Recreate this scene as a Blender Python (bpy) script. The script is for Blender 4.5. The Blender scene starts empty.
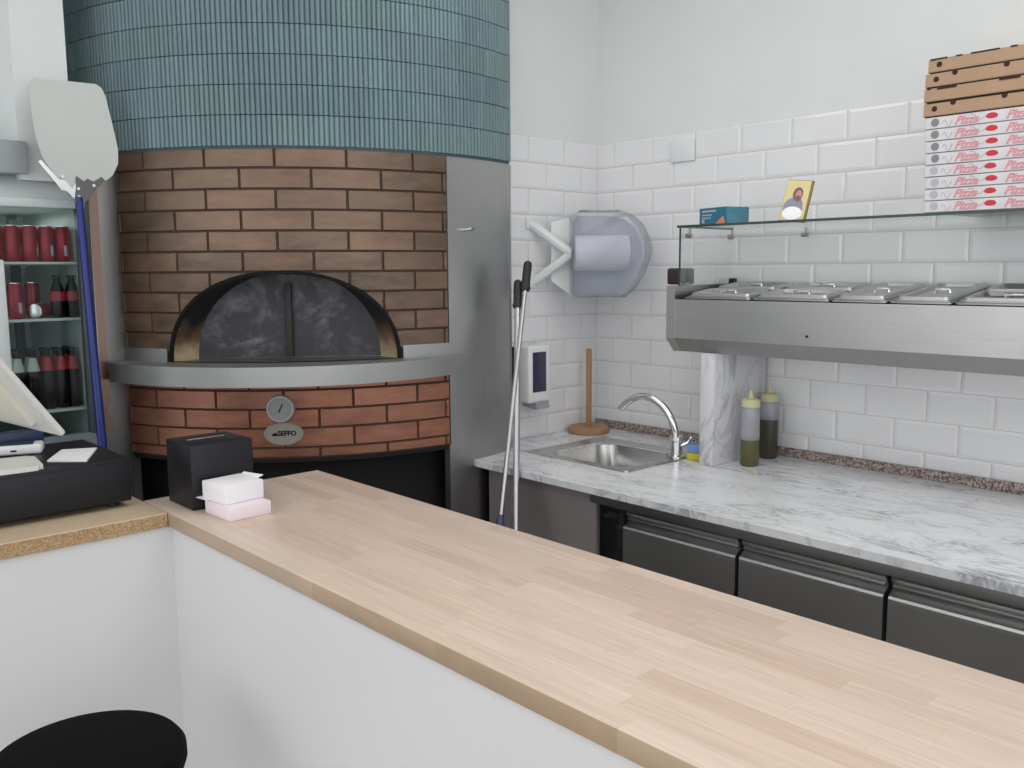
import bpy, bmesh, math, random
from mathutils import Vector, Matrix, Quaternion
random.seed(7)
PI = math.pi
scene = bpy.context.scene
COL = scene.collection

# ------------------------------------------------------------------ helpers
def V(*a): return Vector(a)
ORG = {}                                  # world origin of every root / parent

def empty(name, loc, rotz=0.0):
    o = bpy.data.objects.new(name, None)
    o.empty_display_size = .05
    o.location = loc; o.rotation_euler = (0, 0, rotz)
    COL.objects.link(o); ORG[o] = Vector(loc)
    return o

def tag(o, label, cat, group=None, kind=None):
    if label: o['label'] = label
    if cat: o['category'] = cat
    if group: o['group'] = group
    if kind: o['kind'] = kind
    return o

def put(name, bm, mat, parent=None, local=False, smooth=True, ang=.62, label=None):
    """bmesh (world coordinates unless local) -> ONE mesh object"""
    bmesh.ops.recalc_face_normals(bm, faces=bm.faces)
    if smooth:
        for f in bm.faces: f.smooth = True
        for e in bm.edges:
            e.smooth = len(e.link_faces) == 2 and e.calc_face_angle(0) < ang
    if parent is not None:
        org = Vector((0, 0, 0)) if local else ORG[parent]
    else:
        xs = [v.co for v in bm.verts]
        lo = Vector([min(c[i] for c in xs) for i in range(3)]); hi = Vector([max(c[i] for c in xs) for i in range(3)])
        org = Vector(((lo.x+hi.x)/2, (lo.y+hi.y)/2, lo.z))
    if not local or parent is None:
        bmesh.ops.translate(bm, verts=bm.verts, vec=-org)
    me = bpy.data.meshes.new(name); bm.to_mesh(me); bm.free()
    mats = mat if isinstance(mat, (list, tuple)) else [mat]
    for m in mats: me.materials.append(m)
    o = bpy.data.objects.new(name, me); COL.objects.link(o)
    if parent is not None:
        o.parent = parent; ORG[o] = ORG[parent].copy()
    else:
        o.location = org; ORG[o] = org
    if label: o['label'] = label
    return o

def dup(root, label=None, group=None, delta=None, loc=None, rot=None):
    def cp(o, par):
        c = o.copy(); COL.objects.link(c); ORG[c] = ORG[o].copy()
        if par is not None: c.parent = par
        for ch in list(o.children): cp(ch, c)
        return c
    r = cp(root, None)
    if delta is not None: r.location = Vector(root.location) + Vector(delta)
    if loc is not None: r.location = loc
    if rot is not None: r.rotation_euler = rot
    if label: r['label'] = label
    if group: r['group'] = group
    return r

def box(bm, lo, hi, bev=0.0, seg=2, M=None, mi=0):
    lo = Vector(lo); hi = Vector(hi)
    r = bmesh.ops.create_cube(bm, size=1.0)
    vs = r['verts']; c = (lo+hi)/2; s = hi-lo
    for v in vs: v.co = Vector((v.co.x*s.x, v.co.y*s.y, v.co.z*s.z)) + c
    fs = set(f for v in vs for f in v.link_faces)
    if bev > 0:
        es = list(set(e for v in vs for e in v.link_edges))
        n0 = set(bm.verts)
        rr = bmesh.ops.bevel(bm, geom=es, offset=bev, segments=seg, affect='EDGES', profile=.5)
        fs = set(f for f in fs if f.is_valid) | set(rr['faces'])
    vs = list(set(v for f in fs for v in f.verts))
    if M is not None:
        for v in vs: v.co = M @ v.co
    for f in fs: f.material_index = mi
    return vs

def lathe(bm, prof, ctr=(0, 0, 0), n=24, M=None, mi=0, close=True):
    rings = []; c = Vector(ctr)
    for r, z in prof:
        if r < 1e-6:
            rings.append([bm.verts.new((0, 0, z))])
        else:
            rings.append([bm.verts.new((r*math.cos(2*PI*i/n), r*math.sin(2*PI*i/n), z)) for i in range(n)])
    allv = [v for R in rings for v in R]
    for a, b in zip(rings[:-1], rings[1:]):
        for i in range(n):
            j = (i+1) % n
            if len(a) == 1 and len(b) == 1: continue
            if len(a) == 1: f = bm.faces.new((a[0], b[i], b[j]))
            elif len(b) == 1: f = bm.faces.new((a[i], a[j], b[0]))
            else: f = bm.faces.new((a[i], a[j], b[j], b[i]))
            f.material_index = mi
    if close:
        for R in (rings[0], rings[-1]):
            if len(R) > 1:
                f = bm.faces.new(R); f.material_index = mi
    for v in allv:
        p = v.co if M is None else M @ v.co
        v.co = p + c
    return allv

def tube(bm, pts, rad, n=12, cap=True, mi=0, flat=1.0):
    pts = [Vector(p) for p in pts]
    rads = rad if isinstance(rad, (list, tuple)) else [rad]*len(pts)
    t0 = (pts[1]-pts[0]).normalized()
    up = Vector((0, 0, 1)) if abs(t0.z) < .9 else Vector((1, 0, 0))
    nrm = (up - t0*up.dot(t0)).normalized()
    rings = []
    for i, p in enumerate(pts):
        if i == 0: t = t0
        elif i == len(pts)-1: t = (pts[i]-pts[i-1]).normalized()
        else: t = ((pts[i+1]-pts[i]).normalized()+(pts[i]-pts[i-1]).normalized()).normalized()
        nrm = (nrm - t*nrm.dot(t)).normalized(); b = t.cross(nrm)
        rings.append([bm.verts.new(p + (nrm*math.cos(2*PI*k/n) + b*flat*math.sin(2*PI*k/n))*rads[i]) for k in range(n)])
    for A, B in zip(rings[:-1], rings[1:]):
        for k in range(n):
            f = bm.faces.new((A[k], A[(k+1) % n], B[(k+1) % n], B[k])); f.material_index = mi
    if cap:
        for R in (rings[0], rings[-1]):
            f = bm.faces.new(R); f.material_index = mi

def prism(bm, poly, vec, mi=0):
    a = [bm.verts.new(Vector(p)) for p in poly]; b = [bm.verts.new(Vector(p)+Vector(vec)) for p in poly]
    n = len(a)
    fs = [bm.faces.new(a), bm.faces.new(list(reversed(b)))]
    for i in range(n): fs.append(bm.faces.new((a[i], b[i], b[(i+1) % n], a[(i+1) % n])))
    for f in fs: f.material_index = mi
    return fs

def rrect(x0, x1, y0, y1, r, n=6):
    pts = []
    for cx, cy, a0 in ((x1-r, y1-r, 0), (x0+r, y1-r, 90), (x0+r, y0+r, 180), (x1-r, y0+r, 270)):
        for k in range(n+1):
            a = math.radians(a0+90*k/n); pts.append((cx+r*math.cos(a), cy+r*math.sin(a)))
    return pts

def bridge(bm, A, B, mi=0):
    n = len(A)
    for k in range(n):
        f = bm.faces.new((A[k], A[(k+1) % n], B[(k+1) % n], B[k])); f.material_index = mi

def text_bm(bm, s, size, M, extrude=.0006, shear=0.0, bold=0.0, space=1.0, mi=0):
    cu = bpy.data.curves.new('t', 'FONT'); cu.body = s; cu.size = size; cu.extrude = extrude
    cu.shear = shear; cu.offset = bold; cu.space_character = space; cu.align_x = 'CENTER'; cu.align_y = 'CENTER'
    cu.resolution_u = 3
    o = bpy.data.objects.new('t', cu); COL.objects.link(o)
    dg = bpy.context.evaluated_depsgraph_get(); dg.update()
    me = bpy.data.meshes.new_from_object(o.evaluated_get(dg))
    n0 = len(bm.verts); f0 = len(bm.faces)
    bm.from_mesh(me)
    bm.verts.ensure_lookup_table(); bm.faces.ensure_lookup_table()
    for v in bm.verts[n0:]: v.co = M @ v.co
    for f in bm.faces[f0:]: f.material_index = mi
    COL.objects.unlink(o); bpy.data.objects.remove(o); bpy.data.curves.remove(cu); bpy.data.meshes.remove(me)

def frame(org, xdir, ydir):
    x = Vector(xdir).normalized(); z = x.cross(Vector(ydir)).normalized(); y = z.cross(x)
    M = Matrix.Identity(4)
    for i in range(3): M[i][0] = x[i]; M[i][1] = y[i]; M[i][2] = z[i]; M[i][3] = org[i]
    return M

# ------------------------------------------------------------------ materials
def nt(name):
    m = bpy.data.materials.new(name); m.use_nodes = True
    t = m.node_tree; b = t.nodes['Principled BSDF']
    return m, t, b
def N(t, typ, **kw):
    n = t.nodes.new(typ)
    for k, v in kw.items():
        if k in n.inputs: n.inputs[k].default_value = v
        else: setattr(n, k, v)
    return n
def L(t, a, b): t.links.new(a, b)
def c4(c): return (c[0], c[1], c[2], 1)
def S(r, g, b):                            # sRGB 0-255 -> linear
    f = lambda u: u/12.92 if u <= .04045 else ((u+.055)/1.055)**2.4
    return (f(r/255), f(g/255), f(b/255))

def plain(name, col, rough=.5, metal=0.0, bump=0.0, bscale=60, spec=.5, var=0.0, coat=0.0):
    m, t, b = nt(name)
    b.inputs['Base Color'].default_value = c4(col); b.inputs['Roughness'].default_value = rough
    b.inputs['Metallic'].default_value = metal; b.inputs['Specular IOR Level'].default_value = spec
    b.inputs['Coat Weight'].default_value = coat
    co = N(t, 'ShaderNodeTexCoord')
    if bump > 0 or var > 0:
        nz = N(t, 'ShaderNodeTexNoise', Scale=bscale, Detail=4.0); L(t, co.outputs['Object'], nz.inputs['Vector'])
    if bump > 0:
        bp = N(t, 'ShaderNodeBump', Strength=bump, Distance=.002); L(t, nz.outputs['Fac'], bp.inputs['Height']); L(t, bp.outputs['Normal'], b.inputs['Normal'])
    if var > 0:
        mx = N(t, 'ShaderNodeMixRGB', blend_type='MULTIPLY', Fac=1.0); mx.inputs['Color1'].default_value = c4(col)
        rp = N(t, 'ShaderNodeValToRGB'); rp.color_ramp.elements[0].position = .3; rp.color_ramp.elements[1].position = .7
        rp.color_ramp.elements[0].color = c4((1-var,)*3)
        n2 = N(t, 'ShaderNodeTexNoise', Scale=bscale*.12, Detail=3.0); L(t, co.outputs['Object'], n2.inputs['Vector'])
        L(t, n2.outputs['Fac'], rp.inputs['Fac']); L(t, rp.outputs['Color'], mx.inputs['Color2']); L(t, mx.outputs['Color'], b.inputs['Base Color'])
    return m

def brushed(name, col, rough=.3, axis=(1, 60, 60), amt=.12, smudge=.25, metal=1.0):
    m, t, b = nt(name)
    b.inputs['Metallic'].default_value = metal
    co = N(t, 'ShaderNodeTexCoord'); mp = N(t, 'ShaderNodeMapping'); mp.inputs['Scale'].default_value = axis
    L(t, co.outputs['Object'], mp.inputs['Vector'])
    nz = N(t, 'ShaderNodeTexNoise', Scale=8.0, Detail=6.0); L(t, mp.outputs['Vector'], nz.inputs['Vector'])
    n2 = N(t, 'ShaderNodeTexNoise', Scale=3.0, Detail=3.0); L(t, co.outputs['Object'], n2.inputs['Vector'])
    mr = N(t, 'ShaderNodeMapRange'); mr.inputs['To Min'].default_value = rough-.08; mr.inputs['To Max'].default_value = rough+smudge
    mr.inputs['From Min'].default_value = .1; mr.inputs['From Max'].default_value = .9
    L(t, n2.outputs['Fac'], mr.inputs['Value']); L(t, mr.outputs['Result'], b.inputs['Roughness'])
    rp = N(t, 'ShaderNodeMixRGB'); rp.inputs['Color1'].default_value = c4([c*.85 for c in col]); rp.inputs['Color2'].default_value = c4([min(1, c*1.1) for c in col])
    L(t, nz.outputs['Fac'], rp.inputs['Fac']); L(t, rp.outputs['Color'], b.inputs['Base Color'])
    bp = N(t, 'ShaderNodeBump', Strength=amt, Distance=.0006); L(t, nz.outputs['Fac'], bp.inputs['Height']); L(t, bp.outputs['Normal'], b.inputs['Normal'])
    return m

def clear(name, tint, refl=.05, rough=.02, body=0.0, bodycol=(.5, .5, .55)):
    """thin clear sheet: tinted see-through plus a Fresnel gloss"""
    m = bpy.data.materials.new(name); m.use_nodes = True; t = m.node_tree; t.nodes.clear()
    out = N(t, 'ShaderNodeOutputMaterial'); tr = N(t, 'ShaderNodeBsdfTransparent'); tr.inputs['Color'].default_value = c4(tint)
    gl = N(t, 'ShaderNodeBsdfGlossy'); gl.inputs['Roughness'].default_value = rough
    fr = N(t, 'ShaderNodeFresnel', IOR=1.45); mx = N(t, 'ShaderNodeMixShader')
    ad = N(t, 'ShaderNodeMath', operation='MULTIPLY'); ad.inputs[1].default_value = refl/.04
    L(t, fr.outputs['Fac'], ad.inputs[0]); cl = N(t, 'ShaderNodeClamp'); cl.inputs['Max'].default_value = .6
    L(t, ad.outputs['Value'], cl.inputs['Value'])
    base = tr.outputs['BSDF']
    if body > 0:
        df = N(t, 'ShaderNodeBsdfDiffuse'); df.inputs['Color'].default_value = c4(bodycol)
        m2 = N(t, 'ShaderNodeMixShader'); m2.inputs['Fac'].default_value = body
        L(t, tr.outputs['BSDF'], m2.inputs[1]); L(t, df.outputs['BSDF'], m2.inputs[2]); base = m2.outputs['Shader']
    L(t, cl.outputs['Result'], mx.inputs['Fac']); L(t, base, mx.inputs[1]); L(t, gl.outputs['BSDF'], mx.inputs[2])
    L(t, mx.outputs['Shader'], out.inputs['Surface'])
    return m

def marble_mat(name, base, vein, sx=(1.2, 4.0, 2.0), rot=.5, amt=.75):
    m, t, b = nt(name)
    co = N(t, 'ShaderNodeTexCoord'); mp = N(t, 'ShaderNodeMapping'); mp.inputs['Scale'].default_value = sx; mp.inputs['Rotation'].default_value = (0, 0, rot)
    L(t, co.outputs['Object'], mp.inputs['Vector'])
    n1 = N(t, 'ShaderNodeTexNoise', Scale=2.2, Detail=9.0, Roughness=.62, Distortion=1.6); L(t, mp.outputs['Vector'], n1.inputs['Vector'])
    sub = N(t, 'ShaderNodeMath', operation='SUBTRACT'); sub.inputs[1].default_value = .5; L(t, n1.outputs['Fac'], sub.inputs[0])
    ab = N(t, 'ShaderNodeMath', operation='ABSOLUTE'); L(t, sub.outputs['Value'], ab.inputs[0])
    r1 = N(t, 'ShaderNodeValToRGB'); r1.color_ramp.elements[0].position = 0.0; r1.color_ramp.elements[1].position = .045
    r1.color_ramp.elements[0].color = (1, 1, 1, 1); r1.color_ramp.elements[1].color = (0, 0, 0, 1)
    L(t, ab.outputs['Value'], r1.inputs['Fac'])
    n2 = N(t, 'ShaderNodeTexNoise', Scale=1.6, Detail=6.0, Roughness=.6, Distortion=.6); L(t, mp.outputs['Vector'], n2.inputs['Vector'])
    r2 = N(t, 'ShaderNodeValToRGB'); r2.color_ramp.elements[0].position = .38; r2.color_ramp.elements[1].position = .72
    L(t, n2.outputs['Fac'], r2.inputs['Fac'])
    mu = N(t, 'ShaderNodeMath', operation='MULTIPLY'); L(t, r1.outputs['Color'], mu.inputs[0]); L(t, r2.outputs['Color'], mu.inputs[1])
    ad = N(t, 'ShaderNodeMath', operation='MULTIPLY_ADD'); ad.inputs[1].default_value = .22; L(t, r2.outputs['Color'], ad.inputs[0]); L(t, mu.outputs['Value'], ad.inputs[2])
    am = N(t, 'ShaderNodeMath', operation='MULTIPLY'); am.inputs[1].default_value = amt; am.use_clamp = True; L(t, ad.outputs['Value'], am.inputs[0])
    mx = N(t, 'ShaderNodeMixRGB'); mx.inputs['Color1'].default_value = c4(base); mx.inputs['Color2'].default_value = c4(vein)
    L(t, am.outputs['Value'], mx.inputs['Fac']); L(t, mx.outputs['Color'], b.inputs['Base Color'])
    b.inputs['Roughness'].default_value = .22
    return m

def speckle_mat(name, cols, scale=220, rough=.4):
    m, t, b = nt(name)
    co = N(t, 'ShaderNodeTexCoord'); vo = N(t, 'ShaderNodeTexVoronoi', Scale=scale); L(t, co.outputs['Object'], vo.inputs['Vector'])
    sp = N(t, 'ShaderNodeSeparateColor'); L(t, vo.outputs['Color'], sp.inputs['Color'])
    r = N(t, 'ShaderNodeValToRGB'); r.color_ramp.interpolation = 'CONSTANT'
    e = r.color_ramp.elements
    e[0].color = c4(cols[0]); e[0].position = 0; e[1].color = c4(cols[1]); e[1].position = 1/len(cols)
    for i, c in enumerate(cols[2:], 2):
        x = e.new(i/len(cols)); x.color = c4(c)
    L(t, sp.outputs[0], r.inputs['Fac']); L(t, r.outputs['Color'], b.inputs['Base Color']); b.inputs['Roughness'].default_value = rough
    return m

def butcher_mat(name, c1, c2, c3, rot=0.0):
    m, t, b = nt(name)
    co = N(t, 'ShaderNodeTexCoord'); mp = N(t, 'ShaderNodeMapping'); mp.inputs['Rotation'].default_value = (0, 0, rot)
    L(t, co.outputs['Object'], mp.inputs['Vector'])
    sx = N(t, 'ShaderNodeSeparateXYZ'); L(t, mp.outputs['Vector'], sx.inputs['Vector'])
    def math_(op, a, bb=None, cc=None):
        n = N(t, 'ShaderNodeMath', operation=op)
        for i, q in enumerate((a, bb, cc)):
            if q is None: continue
            if isinstance(q, (int, float)): n.inputs[i].default_value = q
            else: L(t, q, n.inputs[i])
        return n.outputs['Value']
    row = math_('FLOOR', math_('DIVIDE', sx.outputs['Y'], .041))
    w1 = N(t, 'ShaderNodeTexWhiteNoise', noise_dimensions='1D'); L(t, row, w1.inputs['W'])
    xo = math_('MULTIPLY_ADD', w1.outputs['Value'], 3.7, math_('DIVIDE', sx.outputs['X'], .36))
    cell = math_('FLOOR', xo)
    cv = N(t, 'ShaderNodeCombineXYZ'); L(t, row, cv.inputs[0]); L(t, cell, cv.inputs[1])
    w2 = N(t, 'ShaderNodeTexWhiteNoise', noise_dimensions='2D'); L(t, cv.outputs['Vector'], w2.inputs['Vector'])
    rp = N(t, 'ShaderNodeValToRGB'); e = rp.color_ramp.elements
    e[0].color = c4(c1); e[0].position = 0; e[1].color = c4(c3); e[1].position = 1
    x = e.new(.55); x.color = c4(c2)
    L(t, w2.outputs['Value'], rp.inputs['Fac'])
    # grain
    gv = N(t, 'ShaderNodeVectorMath', operation='ADD'); L(t, mp.outputs['Vector'], gv.inputs[0]); L(t, w2.outputs['Color'], gv.inputs[1])
    gm = N(t, 'ShaderNodeMapping'); gm.inputs['Scale'].default_value = (3.0, 60, 10); L(t, gv.outputs['Vector'], gm.inputs['Vector'])
    gn = N(t, 'ShaderNodeTexNoise', Scale=2.0, Detail=6.0, Distortion=.7); L(t, gm.outputs['Vector'], gn.inputs['Vector'])
    gr = N(t, 'ShaderNodeMapRange'); gr.inputs['From Min'].default_value = .3; gr.inputs['From Max'].default_value = .7
    gr.inputs['To Min'].default_value = .86; gr.inputs['To Max'].default_value = 1.03; L(t, gn.outputs['Fac'], gr.inputs['Value'])
    fr = math_('FRACT', math_('DIVIDE', sx.outputs['Y'], .041)); fx = math_('FRACT', xo)
    edge = math_('MINIMUM', math_('MULTIPLY', math_('MINIMUM', fr, math_('SUBTRACT', 1.0, fr)), .041), math_('MULTIPLY', math_('MINIMUM', fx, math_('SUBTRACT', 1.0, fx)), .36))
    er = N(t, 'ShaderNodeMapRange'); er.inputs['From Max'].default_value = .0012; er.inputs['To Min'].default_value = .9; er.inputs['To Max'].default_value = 1.0; L(t, edge, er.inputs['Value'])
    k = math_('MULTIPLY', gr.outputs['Result'], er.outputs['Result'])
    mx = N(t, 'ShaderNodeVectorMath', operation='SCALE'); L(t, rp.outputs['Color'], mx.inputs[0]); L(t, k, mx.inputs['Scale'])
    L(t, mx.outputs['Vector'], b.inputs['Base Color']); b.inputs['Roughness'].default_value = .42
    return m

def oven_tile_mat(name, cols, R, w_deg, h, z0, a0, rough, metal, soot=None, shade=.25, half=True, streak=(60, 4)):
    """per-tile tone computed from the position on the drum (object origin = drum axis)"""
    m, t, b = nt(name)
    co = N(t, 'ShaderNodeTexCoord'); sx = N(t, 'ShaderNodeSeparateXYZ'); L(t, co.outputs['Object'], sx.inputs['Vector'])
    def math_(op, a, bb=None, cc=None):
        n = N(t, 'ShaderNodeMath', operation=op)
        for i, q in enumerate((a, bb, cc)):
            if q is None: continue
            if isinstance(q, (int, float)): n.inputs[i].default_value = q
            else: L(t, q, n.inputs[i])
        return n.outputs['Value']
    ang = math_('MULTIPLY', math_('ARCTAN2', sx.outputs['Y'], sx.outputs['X']), 180/PI)
    row = math_('FLOOR', math_('DIVIDE', math_('SUBTRACT', z0, sx.outputs['Z']), h))
    par = math_('MULTIPLY', math_('FLOORED_MODULO', row, 2.0), .5 if half else .37)
    col = math_('FLOOR', math_('ADD', math_('DIVIDE', math_('SUBTRACT', ang, a0), w_deg), par))
    cv = N(t, 'ShaderNodeCombineXYZ'); L(t, row, cv.inputs[0]); L(t, col, cv.inputs[1])
    wn = N(t, 'ShaderNodeTexWhiteNoise', noise_dimensions='2D'); L(t, cv.outputs['Vector'], wn.inputs['Vector'])
    rp = N(t, 'ShaderNodeValToRGB'); e = rp.color_ramp.elements
    e[0].color = c4(cols[0]); e[1].color = c4(cols[-1])
    for i, c in enumerate(cols[1:-1], 1): x = e.new(i/(len(cols)-1)); x.color = c4(c)
    L(t, wn.outputs['Value'], rp.inputs['Fac'])
    # cloudy patina: noise in (angle, z) space shifted per tile
    pv = N(t, 'ShaderNodeCombineXYZ'); L(t, math_('MULTIPLY', ang, R*PI/180), pv.inputs[0]); L(t, sx.outputs['Z'], pv.inputs[1]); L(t, math_('MULTIPLY', wn.outputs['Value'], 9.0), pv.inputs[2])
    pm = N(t, 'ShaderNodeMapping'); pm.inputs['Scale'].default_value = (9, 26, 1) if metal > .3 else (34, 3, 1); L(t, pv.outputs['Vector'], pm.inputs['Vector'])
    pn = N(t, 'ShaderNodeTexNoise', Scale=1.0, Detail=5.0, Roughness=.6); L(t, pm.outputs['Vector'], pn.inputs['Vector'])
    pr = N(t, 'ShaderNodeMapRange'); pr.inputs['From Min'].default_value = .3; pr.inputs['From Max'].default_value = .7; pr.inputs['To Min'].default_value = 1-shade; pr.inputs['To Max'].default_value = 1+shade*.6
    L(t, pn.outputs['Fac'], pr.inputs['Value'])
    k = pr.outputs['Result']
    if soot:
        am, zc, hw, hh = soot
        da = math_('DIVIDE', math_('SUBTRACT', ang, am), hw); dz = math_('DIVIDE', math_('SUBTRACT', sx.outputs['Z'], zc), hh)
        d = math_('SQRT', math_('ADD', math_('MULTIPLY', da, da), math_('MULTIPLY', dz, dz)))
        d2 = math_('ADD', d, math_('MULTIPLY', math_('SUBTRACT', pn.outputs['Fac'], .5), .5))
        sr = N(t, 'ShaderNodeMapRange'); sr.inputs['From Min'].default_value = .35; sr.inputs['From Max'].default_value = 1.0; sr.inputs['To Min'].default_value = .22; sr.inputs['To Max'].default_value = 1.0
        L(t, d2, sr.inputs['Value']); k = math_('MULTIPLY', k, sr.outputs['Result'])
    sc = N(t, 'ShaderNodeVectorMath', operation='SCALE'); L(t, rp.outputs['Color'], sc.inputs[0]); L(t, k, sc.inputs['Scale'])
    L(t, sc.outputs['Vector'], b.inputs['Base Color']); b.inputs['Roughness'].default_value = rough; b.inputs['Metallic'].default_value = metal
    rr = N(t, 'ShaderNodeMapRange'); rr.inputs['To Min'].default_value = rough-.08; rr.inputs['To Max'].default_value = rough+.15; L(t, pn.outputs['Fac'], rr.inputs['Value']); L(t, rr.outputs['Result'], b.inputs['Roughness'])
    return m

M_ = {}
M_['plaster'] = plain('white_plaster', S(224, 227, 226), .75, bump=.05, bscale=40, var=.03)
M_['ceiling'] = plain('ceiling_white', S(235, 235, 232), .8)
M_['tile'] = plain('white_glazed_tile', S(232, 232, 233), .12, var=.02, bscale=30, coat=.3)
M_['grout'] = plain('pale_grout', S(206, 202, 198), .8)
M_['floor'] = plain('grey_floor', S(120, 114, 108), .35, var=.2, bscale=20)
M_['marble'] = marble_mat('grey_veined_marble', S(232, 233, 235), S(110, 115, 122), sx=(2.0, 5.0, 2.0), rot=.35, amt=.85)
M_['marble_up'] = marble_mat('marble_upright', S(214, 214, 218), S(135, 135, 142), sx=(2.2, 2.2, 1.2), rot=.6, amt=.85)
M_['granite'] = speckle_mat('speckled_granite', [S(150, 132, 124), S(118, 102, 98), S(172, 160, 154), S(92, 82, 80), S(190, 178, 172), S(140, 122, 116)], 190)
M_['steel'] = brushed('brushed_steel', (.54, .54, .53), .3, (1, 60, 60), .1, .2)
M_['steel_v'] = brushed('brushed_steel_panel', (.42, .42, .415), .3, (40, 40, 1), .08, .25)
M_['steel_dark'] = brushed('dull_dark_steel', (.42, .41, .40), .36, (1, 50, 50), .1, .2)
M_['steel_sink'] = brushed('sink_steel', (.60, .59, .57), .22, (1, 40, 40), .06, .15)
M_['shelf'] = brushed('worn_shelf_steel', (.42, .43, .42), .45, (20, 20, 20), .1, .2)
M_['chrome'] = plain('chrome', (.75, .75, .76), .1, 1.0)
M_['alu'] = plain('aluminium', S(186, 190, 187), .5, .4, var=.06, bscale=30)
M_['alu_pole'] = plain('polished_aluminium', (.52, .52, .53), .28, 1.0)
M_['black'] = plain('black_plastic', S(30, 30, 34), .4, spec=.3)
M_['black_metal'] = plain('black_painted_steel', S(28, 29, 33), .4, spec=.3, bump=.05, bscale=400)
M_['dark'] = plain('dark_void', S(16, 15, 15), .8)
M_['soot'] = plain('sooty_steel', S(22, 21, 21), .8, 0, spec=.2)
M_['rubber'] = plain('black_rubber', S(30, 30, 34), .55)
M_['white_pl'] = plain('white_plastic', S(226, 228, 228), .35)
M_['white_pl2'] = plain('off_white_plastic', S(206, 206, 200), .4)
M_['grey_pl'] = plain('grey_plastic', S(150, 152, 160), .4)
M_['laminate'] = plain('white_panel', S(217, 216, 216), .5, var=.035, bscale=14)
M_['lilac'] = plain('grey_cabinet_panel', S(142, 132, 132), .4, .2)
M_['paper'] = plain('white_card', S(236, 232, 236), .7)
M_['paper_pink'] = plain('pinkish_white_card', S(232, 220, 226), .7)
M_['glass'] = clear('clear_glass', (.985, .995, .99), .014)
M_['glass_edge'] = plain('green_glass_edge', S(52, 72, 70), .15)
M_['fridge_glass'] = clear('fridge_door_glass', (.88, .92, .91), .010)
M_['smoke'] = clear('smoked_clear_plastic', (.90, .91, .94), .04, .08, .2, S(176, 180, 194))
M_['clearpl'] = clear('cloudy_plastic', (.80, .80, .82), .05, .15, .35, S(205, 206, 214))
M_['oil'] = plain('green_oil', S(86, 84, 52), .2)
M_['oil_dark'] = plain('dark_green_oil', S(66, 62, 44), .2)
M_['cap_yellow'] = plain('pale_yellow_plastic', S(196, 193, 152), .5)
M_['beech'] = butcher_mat('beech_butcher_block', S(225, 204, 187), S(221, 198, 180), S(211, 185, 166))
M_['beech_edge'] = butcher_mat('beech_edge', S(196, 172, 146), S(184, 158, 130), S(166, 138, 110))
M_['chip'] = speckle_mat('raw_chipboard', [S(176, 146, 110), S(158, 126, 92), S(188, 160, 126), S(144, 112, 80), S(170, 138, 104)], 420, .8)
M_['chip_top'] = plain('pale_board', S(200, 180, 150), .5, var=.06, bscale=60)
M_['wood_holder'] = plain('light_brown_wood', S(168, 126, 88), .45, bump=.1, bscale=120, var=.2)
M_['kraft'] = plain('brown_kraft_cardboard', S(176, 146, 118), .8, var=.08, bscale=50)
M_['kraft_dark'] = plain('cardboard_shadow_slot', S(52, 36, 26), .9)
M_['card'] = plain('printed_white_cardboard', S(216, 212, 214), .6, var=.12, bscale=160)
M_['print_pink'] = plain('pink_red_print', S(214, 142, 152), .6)
M_['print_red'] = plain('red_print', S(196, 48, 62), .6)
M_['print_grey'] = plain('grey_print', S(128, 128, 134), .6)
M_['print_pale'] = plain('pale_grey_print', S(176, 178, 184), .6)
M_['can_red'] = plain('red_can_metal', S(150, 40, 52), .3, .35)
M_['can_end'] = plain('can_end_metal', (.75, .75, .74), .25, 1.0)
M_['cola'] = plain('dark_bottle_glass', S(13, 10, 10), .25, spec=.25)
M_['lab_red'] = plain('red_label', S(160, 44, 52), .5)
M_['lab_pale'] = plain('pale_green_label', S(176, 190, 180), .5)
M_['fridge_in'] = plain('fridge_liner', S(176, 186, 184), .5)
M_['fridge_grey'] = plain('fridge_frame_grey', S(196, 202, 202), .4)
M_['fridge_dark'] = plain('fridge_lower_panel', S(104, 116, 122), .35)
M_['blue'] = plain('blue_anodised_handle', S(24, 40, 112), .3, .1)
M_['navy'] = plain('navy_plastic', S(24, 44, 76), .4)
M_['grey_box'] = plain('mid_grey_metal', S(160, 167, 170), .5)
M_['gauge'] = plain('gauge_face', S(150, 152, 150), .35)
M_['plate'] = plain('badge_plate', S(152, 148, 138), .45, .1)
M_['screen'] = plain('dark_violet_window', S(62, 56, 80), .15)
M_['maroon'] = plain('dark_maroon_plastic', S(52, 34, 38), .3)
M_['teabox'] = plain('teal_blue_card', S(38, 112, 140), .5)
M_['teabox_lt'] = plain('teal_blue_card_side', S(84, 142, 160), .5, var=.25, bscale=300)
M_['orange'] = plain('orange_print', S(222, 140, 92), .5)
M_['gold'] = plain('gold_ground', S(228, 214, 156), .35, var=.1, bscale=60)
M_['gold_edge'] = plain('gilt_edge', S(150, 128, 72), .4)
M_['robe'] = plain('grey_robe', S(146, 146, 164), .5)
M_['skin'] = plain('painted_skin', S(196, 150, 140), .5)
M_['hairp'] = plain('painted_brown', S(130, 96, 96), .5)
M_['glare'] = plain('white_glare', S(250, 250, 250), .4)
M_['sponge_y'] = plain('yellow_sponge', S(206, 190, 60), .9)
M_['sponge_b'] = plain('blue_sponge_face', S(120, 150, 200), .9)
M_['copper_reflection'] = plain('pinkish_copper_reflection', S(140, 116, 104), .25, .6)
M_['fabric'] = plain('black_fabric', S(10, 10, 12), 1.0, spec=.15, bump=.3, bscale=300)
M_['flour_door'] = None

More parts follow.
